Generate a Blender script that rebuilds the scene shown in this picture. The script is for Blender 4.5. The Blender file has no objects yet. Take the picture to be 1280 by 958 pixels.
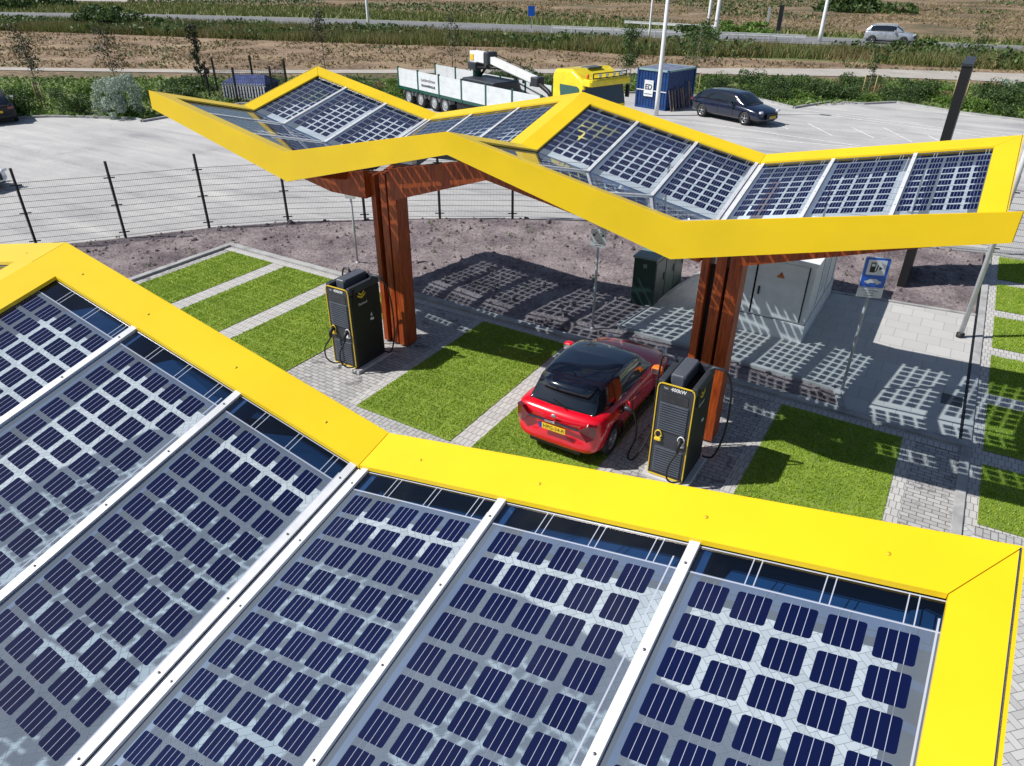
import bpy, math, random
import numpy as np
from mathutils import Vector, Matrix, noise
R_ = math.radians
rnd = random.Random(7)
nrs = np.random.RandomState(11)
SC = bpy.context.scene
COL = SC.collection
FLIST = list

# ------------------------------------------------------------------ camera geometry
F, PITCH, ROLL, YAW, CAMH = 895.91, 0.53223967, 0.00622533, -0.54877565, 7.8
CX, CY = 640.0, 479.0
_cy, _sy = math.cos(YAW), math.sin(YAW)
FW = Vector((_sy*math.cos(PITCH), _cy*math.cos(PITCH), -math.sin(PITCH)))
_r0 = Vector((_cy, -_sy, 0)); _u0 = _r0.cross(FW)
RT = math.cos(ROLL)*_r0 + math.sin(ROLL)*_u0
UP = -math.sin(ROLL)*_r0 + math.cos(ROLL)*_u0
CAM = Vector((0, 0, CAMH))
def G(px, py, z=0.0):
    """a survey of the place: where the line of sight of a photograph pixel meets height z"""
    d = FW + RT*((px-CX)/F) - UP*((py-CY)/F)
    return CAM + d*((z-CAMH)/d.z)

cd = bpy.data.cameras.new('camera'); cam = bpy.data.objects.new('camera', cd); COL.objects.link(cam)
cd.sensor_width = 36; cd.lens = F/1280*36; cd.clip_start = .05; cd.clip_end = 4000
cam.matrix_world = Matrix(((RT.x, UP.x, -FW.x, 0), (RT.y, UP.y, -FW.y, 0), (RT.z, UP.z, -FW.z, CAMH), (0, 0, 0, 1)))
SC.camera = cam

# ------------------------------------------------------------------ materials
class NT:
    def __init__(s, name):
        s.m = bpy.data.materials.new(name); s.m.use_nodes = True
        s.t = s.m.node_tree; s.t.nodes.clear()
        s.out = s.t.nodes.new('ShaderNodeOutputMaterial')
    def n(s, typ, **kw):
        nd = s.t.nodes.new(typ)
        for k, v in kw.items():
            if k[0] == '_': setattr(nd, k[1:], v)
            else:
                key = k.replace('__', ' ')
                s.put(nd.inputs[key], v)
        return nd
    def put(s, sock, v):
        if isinstance(v, bpy.types.NodeSocket): s.t.links.new(v, sock)
        elif isinstance(v, (tuple, list)) and len(v) == 3 and sock.type == 'RGBA': sock.default_value = (*v, 1)
        else: sock.default_value = v
    def M(s, op, a, b=0.0, c=0.0):
        nd = s.t.nodes.new('ShaderNodeMath'); nd.operation = op
        s.put(nd.inputs[0], a); s.put(nd.inputs[1], b); s.put(nd.inputs[2], c)
        return nd.outputs[0]
    def mix(s, f, a, b, mode='MIX'):
        nd = s.t.nodes.new('ShaderNodeMix'); nd.data_type = 'RGBA'; nd.blend_type = mode
        s.put(nd.inputs[0], f); s.put(nd.inputs[6], a); s.put(nd.inputs[7], b)
        return nd.outputs[2]
    def pos(s):
        return s.n('ShaderNodeTexCoord').outputs['Object']
    def noise(s, scale, detail=4, rough=.55, vec=None, dist=0):
        nd = s.n('ShaderNodeTexNoise', Scale=scale, Detail=detail, Roughness=rough, Distortion=dist)
        s.t.links.new(vec if vec is not None else s.pos(), nd.inputs['Vector'])
        return nd.outputs['Fac']
    def ramp(s, f, stops):
        nd = s.t.nodes.new('ShaderNodeValToRGB'); s.put(nd.inputs[0], f)
        el = nd.color_ramp.elements
        while len(el) < len(stops): el.new(.5)
        for e, (p, c) in zip(el, stops):
            e.position = p; e.color = (*c, 1) if len(c) == 3 else c
        return nd.outputs[0]
    def bump(s, h, strength=.3, dist=.02, normal=None):
        nd = s.n('ShaderNodeBump', Height=h, Strength=strength, Distance=dist)
        if normal is not None: s.t.links.new(normal, nd.inputs['Normal'])
        return nd.outputs[0]
    def bsdf(s, **kw):
        nd = s.t.nodes.new('ShaderNodeBsdfPrincipled')
        for k, v in kw.items(): s.put(nd.inputs[k.replace('__', ' ')], v)
        s.t.links.new(nd.outputs[0], s.out.inputs[0])
        return nd

def paint(name, col, rough=.4, metal=0.0, coat=0.0, vary=.06, scale=3.0, bump=0.0):
    s = NT(name)
    f = s.noise(scale, 5)
    dark = tuple(c*(1-vary*2.2) for c in col); lite = tuple(min(1, c*(1+vary)) for c in col)
    c = s.ramp(f, [(.3, dark), (.62, lite)])
    r = s.M('MULTIPLY_ADD', s.noise(scale*4, 4), .25*rough, rough*.88)
    kw = dict(Base__Color=c, Roughness=r, Metallic=metal)
    if coat: kw['Coat__Weight'] = coat; kw['Coat__Roughness'] = .04
    if bump: kw['Normal'] = s.bump(s.noise(scale*12, 4), bump, .01)
    s.bsdf(**kw)
    return s.m

MT = {}
def mats():
    M = MT
    M['yellow'] = paint('yellow_paint', (.80, .555, .006), .34, coat=.1, vary=.03, scale=.9)
    M['lining'] = paint('sky_tinted_lining', (.010, .045, .13), .35)  # dark blue carries the sky's reflection, put into the lining colour
    M['capyellow'] = paint('fixing_cap', (.66, .46, .01), .5)
    M['alu'] = paint('aluminium', (.72, .73, .75), .42, metal=.25, vary=.05)
    M['galv'] = paint('galvanised_steel', (.46, .48, .50), .5, metal=.2, vary=.06, scale=3)
    M['white'] = paint('white_paint', (.78, .79, .79), .4, vary=.04)
    M['kiosk'] = paint('kiosk_wall', (.75, .76, .76), .55, vary=.05, bump=.1)
    M['black'] = paint('black_coat', (.008, .008, .010), .55, vary=.1)
    M['bolt'] = paint('bolt_steel', (.2, .2, .21), .4, metal=.7)
    M['charcoal'] = paint('charcoal_panel', (.035, .04, .052), .45, vary=.1)
    M['grey_panel'] = paint('grey_panel', (.085, .098, .125), .4, vary=.08)
    M['gold'] = paint('yellow_trim', (.75, .52, .04), .35)
    M['screen'] = paint('screen_glass', (.012, .014, .02), .06, coat=.6)
    M['rubber'] = paint('rubber', (.014, .014, .015), .65)
    M['rim'] = paint('alloy_rim', (.42, .43, .45), .3, metal=.7)
    M['red'] = paint('red_car_paint', (.70, .003, .018), .22, coat=1, vary=.02)
    M['redlamp'] = paint('tail_lamp', (.13, .002, .004), .12, coat=1)
    M['orange'] = paint('orange_plastic', (.85, .2, .01), .3, coat=.5)
    M['lamp'] = paint('lamp_glass', (.7, .72, .75), .1, coat=1)
    M['carglass'] = paint('car_glass', (.008, .012, .018), .04, coat=1, vary=.01)
    M['gloss_black'] = paint('gloss_black', (.006, .010, .022), .09, coat=1)
    M['navy'] = paint('navy_car_paint', (.006, .011, .035), .2, coat=1)
    M['silver'] = paint('silver_car_paint', (.50, .53, .58), .3, metal=.5, coat=1)
    M['whitecar'] = paint('white_car_paint', (.78, .8, .82), .25, coat=1)
    M['plate'] = paint('yellow_plate', (.85, .55, .02), .4)
    M['euroblue'] = paint('blue_band', (.01, .04, .4), .4)
    M['ink'] = paint('black_ink', (.01, .01, .012), .5)
    M['truckyellow'] = paint('truck_yellow', (.88, .68, .01), .3, coat=.6)
    M['truckgreen'] = paint('truck_green', (.006, .075, .055), .35, coat=.3)
    M['board'] = paint('board_white', (.66, .70, .72), .45, vary=.05, scale=2)
    M['contblue'] = paint('container_blue', (.008, .048, .18), .42, vary=.16, scale=2.2)
    M['rust'] = paint('weathered_metal', (.16, .12, .12), .7, vary=.3, scale=9)
    M['kerb'] = paint('kerb_concrete', (.36, .36, .36), .85, vary=.14, scale=2.5, bump=.3)
    M['plinth'] = paint('plinth_concrete', (.52, .51, .50), .85, vary=.1, scale=5, bump=.3)
    M['signblue'] = paint('sign_blue', (.01, .12, .62), .35)
    M['signwhite'] = paint('sign_white', (.75, .77, .8), .35)
    M['greenbox'] = paint('cabinet_green', (.012, .035, .03), .4, vary=.12)
    M['greentop'] = paint('cabinet_top', (.16, .22, .21), .5)
    M['tarp'] = paint('blue_tarp', (.03, .05, .16), .5, vary=.25)
    M['mirror'] = paint('mirror_glass', (.5, .55, .6), .05, metal=.9)
    # oiled timber with grain along its length
    s = NT('orange_timber')
    mp = s.n('ShaderNodeMapping'); s.t.links.new(s.pos(), mp.inputs[0]); mp.inputs['Scale'].default_value = (9, 9, .8)
    g = s.noise(3, 6, .6, mp.outputs[0], .6)
    c = s.ramp(g, [(.3, (.13, .017, .004)), (.5, (.33, .055, .007)), (.78, (.54, .125, .014))])
    s.bsdf(Base__Color=c, Roughness=.5, Normal=s.bump(g, .2, .01)); M['wood'] = s.m
    s = NT('plank_wood'); g = s.noise(6, 5)
    s.bsdf(Base__Color=s.ramp(g, [(.3, (.14, .10, .08)), (.7, (.34, .27, .22))]), Roughness=.85); M['plank'] = s.m
    # photovoltaic glass: cells with busbars laid out in metres on the pane
    for nm, ncol in (('pv_glass', 5),):
        s = NT(nm)
        uv = s.n('ShaderNodeUVMap', _uv_map='UVMap').outputs[0]
        sp = s.n('ShaderNodeSeparateXYZ', Vector=uv); U, V = sp.outputs[0], sp.outputs[1]
        p = .2135; c = .170
        def frac(x): return s.M('SUBTRACT', s.M('FRACT', s.M('DIVIDE', x, p)), .5)
        fu, fv = frac(U), frac(V)
        au, av = s.M('ABSOLUTE', fu), s.M('ABSOLUTE', fv)
        h = c/p/2; rr = .07
        du = s.M('MAXIMUM', s.M('SUBTRACT', au, h-rr), 0); dv = s.M('MAXIMUM', s.M('SUBTRACT', av, h-rr), 0)
        d = s.M('SQRT', s.M('ADD', s.M('MULTIPLY', du, du), s.M('MULTIPLY', dv, dv)))
        cell = s.M('LESS_THAN', d, rr)
        rng = s.M('MULTIPLY', s.M('GREATER_THAN', U, 0), s.M('LESS_THAN', U, p*ncol))
        att = s.n('ShaderNodeAttribute', _attribute_name='vmax').outputs['Fac']
        rngv = s.M('MULTIPLY', s.M('GREATER_THAN', V, 0), s.M('LESS_THAN', V, att))
        rng = s.M('MULTIPLY', rng, rngv)
        cell = s.M('MULTIPLY', cell, rng)
        # busbars: four thin silver lines per cell, running on across the gaps
        bus = s.M('ABSOLUTE', s.M('SUBTRACT', s.M('FRACT', s.M('MULTIPLY', s.M('ADD', fu, .5), 5.0)), .5))
        line = s.M('LESS_THAN', bus, .032)
        line = s.M('MULTIPLY', line, s.M('LESS_THAN', au, h-.02))
        wire = s.M('MULTIPLY', s.M('MULTIPLY', line, rng), .95)
        # border conductors in the clear strip at the outer edge
        hb = s.M('LESS_THAN', s.M('ABSOLUTE', s.M('ADD', V, .022)), .004)
        hb2 = s.M('LESS_THAN', s.M('ABSOLUTE', s.M('ADD', V, .205)), .004)
        fu4 = s.M('FRACT', s.M('DIVIDE', s.M('ADD', U, .27), .36))
        vb = s.M('MAXIMUM', s.M('LESS_THAN', s.M('ABSOLUTE', s.M('SUBTRACT', fu4, .44)), .008), s.M('LESS_THAN', s.M('ABSOLUTE', s.M('SUBTRACT', fu4, .56)), .008))
        vb = s.M('MULTIPLY', vb, s.M('MULTIPLY', s.M('LESS_THAN', V, -.022), s.M('GREATER_THAN', V, -.205)))
        side = s.M('LESS_THAN', s.M('ABSOLUTE', s.M('SUBTRACT', U, p*ncol+.035)), .0045)
        side = s.M('MULTIPLY', side, s.M('MULTIPLY', s.M('GREATER_THAN', V, -.1), s.M('LESS_THAN', V, att)))
        metal = s.M('MINIMUM', s.M('ADD', s.M('ADD', hb, hb2), s.M('ADD', vb, side)), 1)
        metal = s.M('MAXIMUM', metal, s.M('MULTIPLY', wire, cell))
        thin = s.M('MULTIPLY', s.M('MULTIPLY', wire, s.M('SUBTRACT', 1, cell)), .55)
        opaque = s.M('MAXIMUM', s.M('MAXIMUM', cell, metal), thin)
        cn = s.noise(2.3, 3)
        ccol = s.mix(cn, (.0008, .0018, .022), (.0018, .005, .048))
        col = s.mix(s.M('MAXIMUM', metal, thin), ccol, (.40, .43, .52))
        dif = s.n('ShaderNodeBsdfDiffuse', Color=col)
        tr = s.n('ShaderNodeBsdfTransparent', Color=(.80, .92, 1.0))
        gap_haze = s.n('ShaderNodeBsdfDiffuse', Color=(.66, .78, .92))  # pale blue haze painted into the gaps so they look brighter lit
        hz = s.n('ShaderNodeMixShader'); s.put(hz.inputs[0], s.M('MULTIPLY', s.M('MULTIPLY_ADD', s.noise(2.2, 6), .07, .115), s.M('GREATER_THAN', V, -.03))); s.t.links.new(tr.outputs[0], hz.inputs[1]); s.t.links.new(gap_haze.outputs[0], hz.inputs[2])
        mx = s.n('ShaderNodeMixShader'); s.put(mx.inputs[0], opaque); s.t.links.new(hz.outputs[0], mx.inputs[1]); s.t.links.new(dif.outputs[0], mx.inputs[2])
        gl = s.n('ShaderNodeBsdfGlossy', Color=(1, 1, 1), Roughness=s.M('MULTIPLY_ADD', s.noise(5, 4), .03, .004))
        bmp = s.bump(s.noise(.9, 2), .025, .05)
        s.t.links.new(bmp, gl.inputs['Normal'])
        lw = s.t.nodes.new('ShaderNodeLayerWeight'); lw.inputs['Blend'].default_value = .5
        fr = s.M('MULTIPLY_ADD', s.M('POWER', lw.outputs['Facing'], 5.0), .93, .07)
        m2 = s.n('ShaderNodeMixShader'); s.put(m2.inputs[0], fr); s.t.links.new(mx.outputs[0], m2.inputs[1]); s.t.links.new(gl.outputs[0], m2.inputs[2])
        s.t.links.new(m2.outputs[0], s.out.inputs[0]); M[nm] = s.m
    # foliage and grass
    def leaf(name, a, b, c, trans=.25, ns=.35, wr=.6, wn=.5):
        s = NT(name)
        rp = s.n('ShaderNodeNewGeometry').outputs['Random Per Island']
        nz = s.noise(ns, 5, .65)
        f = s.M('ADD', s.M('MULTIPLY', rp, wr), s.M('MULTIPLY', nz, wn))
        col = s.ramp(f, [(.15, a), (.5, b), (.85, c)])
        d = s.n('ShaderNodeBsdfPrincipled', Base__Color=col, Roughness=.6)
        t = s.n('ShaderNodeBsdfTranslucent', Color=col)
        mx = s.n('ShaderNodeMixShader'); mx.inputs[0].default_value = trans
        s.t.links.new(d.outputs[0], mx.inputs[1]); s.t.links.new(t.outputs[0], mx.inputs[2])
        s.t.links.new(mx.outputs[0], s.out.inputs[0]); return s.m
    M['lawnblade'] = leaf('lawn_blades', (.12, .24, .01), (.26, .42, .02), (.50, .56, .09), .25, 1.6, .35, .75)
    M['shrubleaf'] = leaf('shrub_leaf', (.018, .04, .012), (.05, .10, .022), (.12, .19, .05))
    M['shrubleaf2'] = leaf('bright_shrub_leaf', (.04, .09, .012), (.10, .19, .025), (.20, .30, .06))
    M['dryleaf'] = leaf('dry_stalks', (.10, .08, .035), (.22, .17, .08), (.38, .30, .15))
    M['tallgrass'] = leaf('tall_grass', (.03, .055, .012), (.13, .17, .035), (.30, .27, .11))
    M['silverleaf'] = leaf('silver_leaf', (.16, .22, .17), (.34, .42, .34), (.55, .62, .54))
    M['darkleaf'] = leaf('dark_leaf', (.012, .018, .012), (.03, .04, .02), (.07, .08, .04))
    # ground materials
    def ground(name, stops, sc=.15, sc2=3, bump=.5, rough=.95, bd=.05):
        s = NT(name)
        a = s.noise(sc, 6, .65); b = s.noise(sc2, 6, .7)
        f = s.M('ADD', s.M('MULTIPLY', a, .5), s.M('MULTIPLY', b, .5))
        s.bsdf(Base__Color=s.ramp(f, stops), Roughness=rough, Normal=s.bump(b, bump, bd)); return s.m
    M['field'] = ground('dry_field', [(.38, (.05, .06, .02)), (.47, (.13, .10, .055)), (.54, (.24, .165, .10)), (.63, (.36, .27, .17))], .09, 1.7, .8, bd=.15)
    M['stubble'] = ground('mown_stubble', [(.38, (.07, .055, .03)), (.47, (.19, .125, .08)), (.53, (.27, .19, .12)), (.62, (.38, .30, .19))], .2, 2.5, .9, bd=.12)
    M['verge'] = ground('green_verge', [(.36, (.045, .075, .016)), (.5, (.10, .14, .035)), (.64, (.22, .21, .09))], .2, 2.5, .8, bd=.12)
    M['soil'] = ground('soil', [(.36, (.07, .054, .062)), (.48, (.20, .162, .170)), (.60, (.36, .305, .305))], .8, 13, 1.0, bd=.07)
    M['lawn'] = ground('lawn_ground', [(.38, (.12, .19, .02)), (.6, (.24, .33, .04))], .9, 14, .8)
    M['asphalt'] = ground('asphalt', [(.35, (.14, .145, .155)), (.65, (.22, .225, .235))], .2, 20, .3)
    M['gravelpath'] = ground('gravel_path', [(.35, (.30, .27, .24)), (.65, (.48, .45, .41))], .4, 8, .5)
    # car park: pale worn concrete setts with tyre sweeps
    s = NT('car_park_paving')
    mp = s.n('ShaderNodeMapping'); s.t.links.new(s.pos(), mp.inputs[0]); mp.inputs['Rotation'].default_value = (0, 0, R_(-28)); mp.inputs['Scale'].default_value = (.16, 1.1, 1)
    a = s.noise(1.0, 5, .6, mp.outputs[0], .4); b = s.noise(.35, 4); cc = s.noise(9, 4)
    f = s.M('ADD', s.M('MULTIPLY', a, .5), s.M('ADD', s.M('MULTIPLY', b, .3), s.M('MULTIPLY', cc, .2)))
    s.bsdf(Base__Color=s.ramp(f, [(.34, (.26, .26, .27)), (.47, (.40, .395, .395)), (.53, (.44, .435, .43)), (.66, (.56, .55, .53))]), Roughness=.9, Normal=s.bump(cc, .2, .01)); M['carpark'] = s.m
    bs = [n for n in s.t.nodes if n.type == 'BSDF_PRINCIPLED'][0]; base_c = bs.inputs['Base Color'].links[0].from_socket
    st = s.ramp(s.noise(.55, 7, .7, None, 1.2), [(.60, (0, 0, 0)), (.72, (1, 1, 1))])
    s.t.links.new(s.mix(s.M('MULTIPLY', st, .45), base_c, (.20, .19, .19)), bs.inputs['Base Color'])
    # running bond blocks
    def brick(name, c1, c2, mort, w, h, ms, rot=0, stain=.25, off=.5, dirt=None):
        s = NT(name)
        mp = s.n('ShaderNodeMapping'); s.t.links.new(s.pos(), mp.inputs[0]); mp.inputs['Rotation'].default_value = (0, 0, R_(rot))
        bt = s.t.nodes.new('ShaderNodeTexBrick'); s.t.links.new(mp.outputs[0], bt.inputs[0]); bt.offset = off
        bt.inputs['Scale'].default_value = 1; bt.inputs['Mortar Size'].default_value = ms; bt.inputs['Brick Width'].default_value = w; bt.inputs['Row Height'].default_value = h
        bt.inputs['Mortar Smooth'].default_value = .3; bt.inputs['Bias'].default_value = 0
        bt.inputs['Color1'].default_value = (*c1, 1); bt.inputs['Color2'].default_value = (*c2, 1); bt.inputs['Mortar'].default_value = (*mort, 1)
        nz = s.noise(.9, 5, .65)
        col = s.mix(s.M('MULTIPLY', s.M('SUBTRACT', nz, .35), stain*2), bt.outputs[0], tuple(c*.55 for c in c1), 'MIX')
        if dirt:
            k = s.ramp(s.noise(2.2, 6, .75), [(.55, (0, 0, 0)), (.62, (1, 1, 1))])
            col = s.mix(s.M('MULTIPLY', k, dirt), col, (.10, .095, .10))
        g = s.noise(30, 3)
        s.bsdf(Base__Color=col, Roughness=.88, Normal=s.bump(s.M('ADD', s.M('MULTIPLY', bt.outputs['Fac'], -1), s.M('MULTIPLY', g, .3)), .5, .006)); return s.m
    M['setts'] = brick('block_paving', (.46, .45, .44), (.34, .335, .33), (.12, .115, .115), .21, .105, .008, 0, .2, dirt=.75)
    M['strip'] = brick('strip_paving', (.52, .51, .49), (.44, .43, .42), (.20, .19, .185), .105, .21, .007, 0, .12)
    M['slab'] = brick('slab_paving', (.50, .495, .48), (.44, .435, .425), (.30, .295, .29), .5, .5, .007, 0, .16, .5)
    M['lanesetts'] = brick('lane_edge_paving', (.44, .435, .43), (.36, .355, .35), (.14, .14, .14), .21, .105, .008, 90, .15)
    # herringbone
    s = NT('herringbone_paving')
    mp = s.n('ShaderNodeMapping'); s.t.links.new(s.pos(), mp.inputs[0]); mp.inputs['Rotation'].default_value = (0, 0, R_(45)); mp.inputs['Scale'].default_value = (1/.105,)*3
    sp = s.n('ShaderNodeSeparateXYZ', Vector=mp.outputs[0]); x, y = sp.outputs[0], sp.outputs[1]
    ix, iy = s.M('FLOOR', x), s.M('FLOOR', y); fx, fy = s.M('FRACT', x), s.M('FRACT', y)
    dd = s.M('FLOORED_MODULO', s.M('ADD', s.M('SUBTRACT', ix, iy), .01), 4.0); dd = s.M('FLOOR', dd)
    def eq(k): return s.M('COMPARE', dd, float(k), .1)
    e = .036
    l = s.M('MULTIPLY', s.M('LESS_THAN', fx, e), s.M('SUBTRACT', 1, eq(1)))
    r = s.M('MULTIPLY', s.M('GREATER_THAN', fx, 1-e), s.M('SUBTRACT', 1, eq(0)))
    bo = s.M('MULTIPLY', s.M('LESS_THAN', fy, e), s.M('SUBTRACT', 1, eq(2)))
    tp = s.M('MULTIPLY', s.M('GREATER_THAN', fy, 1-e), s.M('SUBTRACT', 1, eq(3)))
    j = s.M('MAXIMUM', s.M('MAXIMUM', l, r), s.M('MAXIMUM', bo, tp))
    bx = s.M('SUBTRACT', ix, eq(1)); by = s.M('SUBTRACT', iy, eq(2))
    wn = s.n('ShaderNodeTexWhiteNoise'); cb = s.n('ShaderNodeCombineXYZ', X=bx, Y=by); s.t.links.new(cb.outputs[0], wn.inputs['Vector'])
    bc = s.mix(wn.outputs[0], (.40, .40, .40), (.54, .54, .53))
    bc = s.mix(s.M('MULTIPLY', s.M('SUBTRACT', s.noise(.7, 5), .4), .8), bc, (.24, .24, .25))
    col = s.mix(j, bc, (.13, .13, .135))
    s.bsdf(Base__Color=col, Roughness=.88, Normal=s.bump(s.M('MULTIPLY', j, -1), .5, .006)); M['herring'] = s.m
mats()

# ------------------------------------------------------------------ object helpers
def link(o, parent=None):
    COL.objects.link(o)
    if parent: o.parent = parent
    return o
def tag(o, label=None, cat=None, group=None, kind=None):
    if label: o['label'] = label
    if cat: o['category'] = cat
    if group: o['group'] = group
    if kind: o['kind'] = kind
    return o
def empty(name, loc=(0, 0, 0), rz=0, label=None, cat=None, group=None):
    o = bpy.data.objects.new(name, None); link(o); o.location = loc; o.rotation_euler = (0, 0, rz); o.empty_display_size = .3
    return tag(o, label, cat, group)
def relabel(o, label, group=None):
    o['label'] = label
    if group: o['group'] = group
def copy_tree(o, parent=None):
    c = o.copy(); COL.objects.link(c)
    if parent: c.parent = parent
    for ch in list(o.children): copy_tree(ch, c)
    return c

class MB:
    def __init__(s): s.v = []; s.f = []; s.mi = []; s.sm = []
    def add(s, vs, fs, mi=0, smooth=False):
        b = len(s.v); s.v += [tuple(v) for v in vs]
        for f in fs: s.f.append(tuple(b+i for i in f)); s.mi.append(mi); s.sm.append(smooth)
        return s
    def box(s, c, d, rz=0, mi=0, rot=None, taper=1.0):
        c = Vector(c); m = rot if rot is not None else Matrix.Rotation(rz, 3, 'Z'); vs = []
        for k in (-1, 1):
            t = taper if k == 1 else 1
            for a, b in ((-1, -1), (1, -1), (1, 1), (-1, 1)): vs.append(c + m @ Vector((a*d[0]/2*t, b*d[1]/2*t, k*d[2]/2)))
        return s.add(vs, [(3, 2, 1, 0), (4, 5, 6, 7), (0, 1, 5, 4), (1, 2, 6, 5), (2, 3, 7, 6), (3, 0, 4, 7)], mi)
    def bbox(s, lo, hi, mi=0):
        return s.box([(a+b)/2 for a, b in zip(lo, hi)], [b-a for a, b in zip(lo, hi)], 0, mi)
    def rbox(s, lo, hi, r=.02, mi=0):
        """box with chamfered vertical and top edges"""
        x0, y0, z0 = lo; x1, y1, z1 = hi
        def ring(i, z): return [(x0+i+r, y0+i, z), (x1-i-r, y0+i, z), (x1-i, y0+i+r, z), (x1-i, y1-i-r, z), (x1-i-r, y1-i, z), (x0+i+r, y1-i, z), (x0+i, y1-i-r, z), (x0+i, y0+i+r, z)]
        vs = ring(0, z0)+ring(0, z1-r)+ring(r*.6, z1)
        fs = [tuple(range(7, -1, -1)), tuple(range(16, 24))]
        for k in (0, 8):
            for i in range(8): fs.append((k+i, k+(i+1) % 8, k+8+(i+1) % 8, k+8+i))
        return s.add(vs, fs, mi)
    def quad(s, a, b, c, d, mi=0): return s.add([a, b, c, d], [(0, 1, 2, 3)], mi)
    def slab(s, poly, t, mi=0, up=None):
        """polygon (3D, planar) given thickness t downwards (or along -up)"""
        n = len(poly); u = Vector(up) if up else Vector((0, 0, 1))
        vs = [Vector(p) for p in poly]+[Vector(p)-u*t for p in poly]
        fs = [tuple(range(n)), tuple(range(2*n-1, n-1, -1))]+[(i, n+i, n+(i+1) % n, (i+1) % n) for i in range(n)]
        return s.add(vs, fs, mi)
    def prism(s, poly, z0, z1, mi=0): return s.slab([(p[0], p[1], z1) for p in poly], z1-z0, mi)
    def bar(s, p, q, w, h, mi=0, up=(0, 0, 1)):
        p, q = Vector(p), Vector(q); d = (q-p).normalized(); sd = d.cross(Vector(up))
        if sd.length < 1e-5: sd = Vector((1, 0, 0))
        sd.normalize(); u = sd.cross(d)
        vs = []
        for e in (p, q):
            for a, b in ((-1, -1), (1, -1), (1, 1), (-1, 1)): vs.append(e+sd*(a*w/2)+u*(b*h/2))
        return s.add(vs, [(0, 1, 2, 3), (7, 6, 5, 4), (0, 4, 5, 1), (1, 5, 6, 2), (2, 6, 7, 3), (3, 7, 4, 0)], mi)
    def tube(s, pts, r, n=8, mi=0, caps=True, smooth=True):
        pts = [Vector(p) for p in pts]; rs = r if isinstance(r, (list, tuple)) else [r]*len(pts)
        vs = []; prev = None
        for i, p in enumerate(pts):
            t = (pts[min(i+1, len(pts)-1)]-pts[max(i-1, 0)]).normalized()
            a = prev - t*prev.dot(t) if prev is not None else (Vector((0, 0, 1)).cross(t) if abs(t.z) < .95 else Vector((1, 0, 0)).cross(t))
            if a.length < 1e-6: a = Vector((0, 1, 0))
            a.normalize(); prev = a; b = t.cross(a)
            for k in range(n):
                an = 2*math.pi*k/n; vs.append(p+(a*math.cos(an)+b*math.sin(an))*rs[i])
        fs = []
        for i in range(len(pts)-1):
            for k in range(n): fs.append((i*n+k, i*n+(k+1) % n, (i+1)*n+(k+1) % n, (i+1)*n+k))
        s.add(vs, fs, mi, smooth)
        if caps:
            b = len(s.v)-len(vs); s.f.append(tuple(b+k for k in range(n-1, -1, -1))); s.mi.append(mi); s.sm.append(False)
            e = b+(len(pts)-1)*n; s.f.append(tuple(e+k for k in range(n))); s.mi.append(mi); s.sm.append(False)
        return s
    def lathe(s, prof, axis='Z', c=(0, 0, 0), n=20, mi=0, smooth=True):
        vs = []; c = Vector(c)
        for r, h in prof:
            for k in range(n):
                a = 2*math.pi*k/n; x, y = r*math.cos(a), r*math.sin(a)
                vs.append(c+(Vector((x, y, h)) if axis == 'Z' else Vector((x, h, y))))
        fs = []
        for i in range(len(prof)-1):
            for k in range(n): fs.append((i*n+k, i*n+(k+1) % n, (i+1)*n+(k+1) % n, (i+1)*n+k))
        return s.add(vs, fs, mi, smooth)
    def build(s, name, mat, parent=None, bevel=0):
        me = bpy.data.meshes.new(name); me.from_pydata(s.v, [], s.f)
        for m in (mat if isinstance(mat, (list, tuple)) else [mat]): me.materials.append(m)
        me.polygons.foreach_set('material_index', s.mi); me.polygons.foreach_set('use_smooth', s.sm); me.update()
        o = bpy.data.objects.new(name, me); link(o, parent)
        if bevel:
            b = o.modifiers.new('b', 'BEVEL'); b.width = bevel; b.segments = 2; b.limit_method = 'ANGLE'; b.angle_limit = R_(40)
        return o
def npmesh(name, verts, faces, mat, parent=None):
    me = bpy.data.meshes.new(name); nv, nf, k = len(verts), len(faces), faces.shape[1]
    me.vertices.add(nv); me.vertices.foreach_set('co', verts.astype(np.float32).ravel())
    me.loops.add(nf*k); me.loops.foreach_set('vertex_index', faces.astype(np.int32).ravel())
    me.polygons.add(nf); me.polygons.foreach_set('loop_start', np.arange(0, nf*k, k, dtype=np.int32))
    me.materials.append(mat); me.update(calc_edges=True); me.validate()
    o = bpy.data.objects.new(name, me); link(o, parent); return o
def leaves(name, ctr, size, mat, parent=None, aspect=.5, up=0.0):
    """one small quad per centre, tilted at random"""
    n = len(ctr); d = nrs.normal(size=(n, 3)); d[:, 2] += up*2; d /= np.linalg.norm(d, axis=1)[:, None]
    e = nrs.normal(size=(n, 3)); e -= d*(e*d).sum(1)[:, None]; e /= np.linalg.norm(e, axis=1)[:, None]
    sz = size*nrs.uniform(.55, 1.3, n)[:, None]
    a = ctr-d*sz; b = ctr+e*sz*aspect; c = ctr+d*sz; f = ctr-e*sz*aspect
    v = np.stack([a, b, c, f], 1).reshape(-1, 3)
    return npmesh(name, v, np.arange(4*n).reshape(-1, 4), mat, parent)
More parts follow.
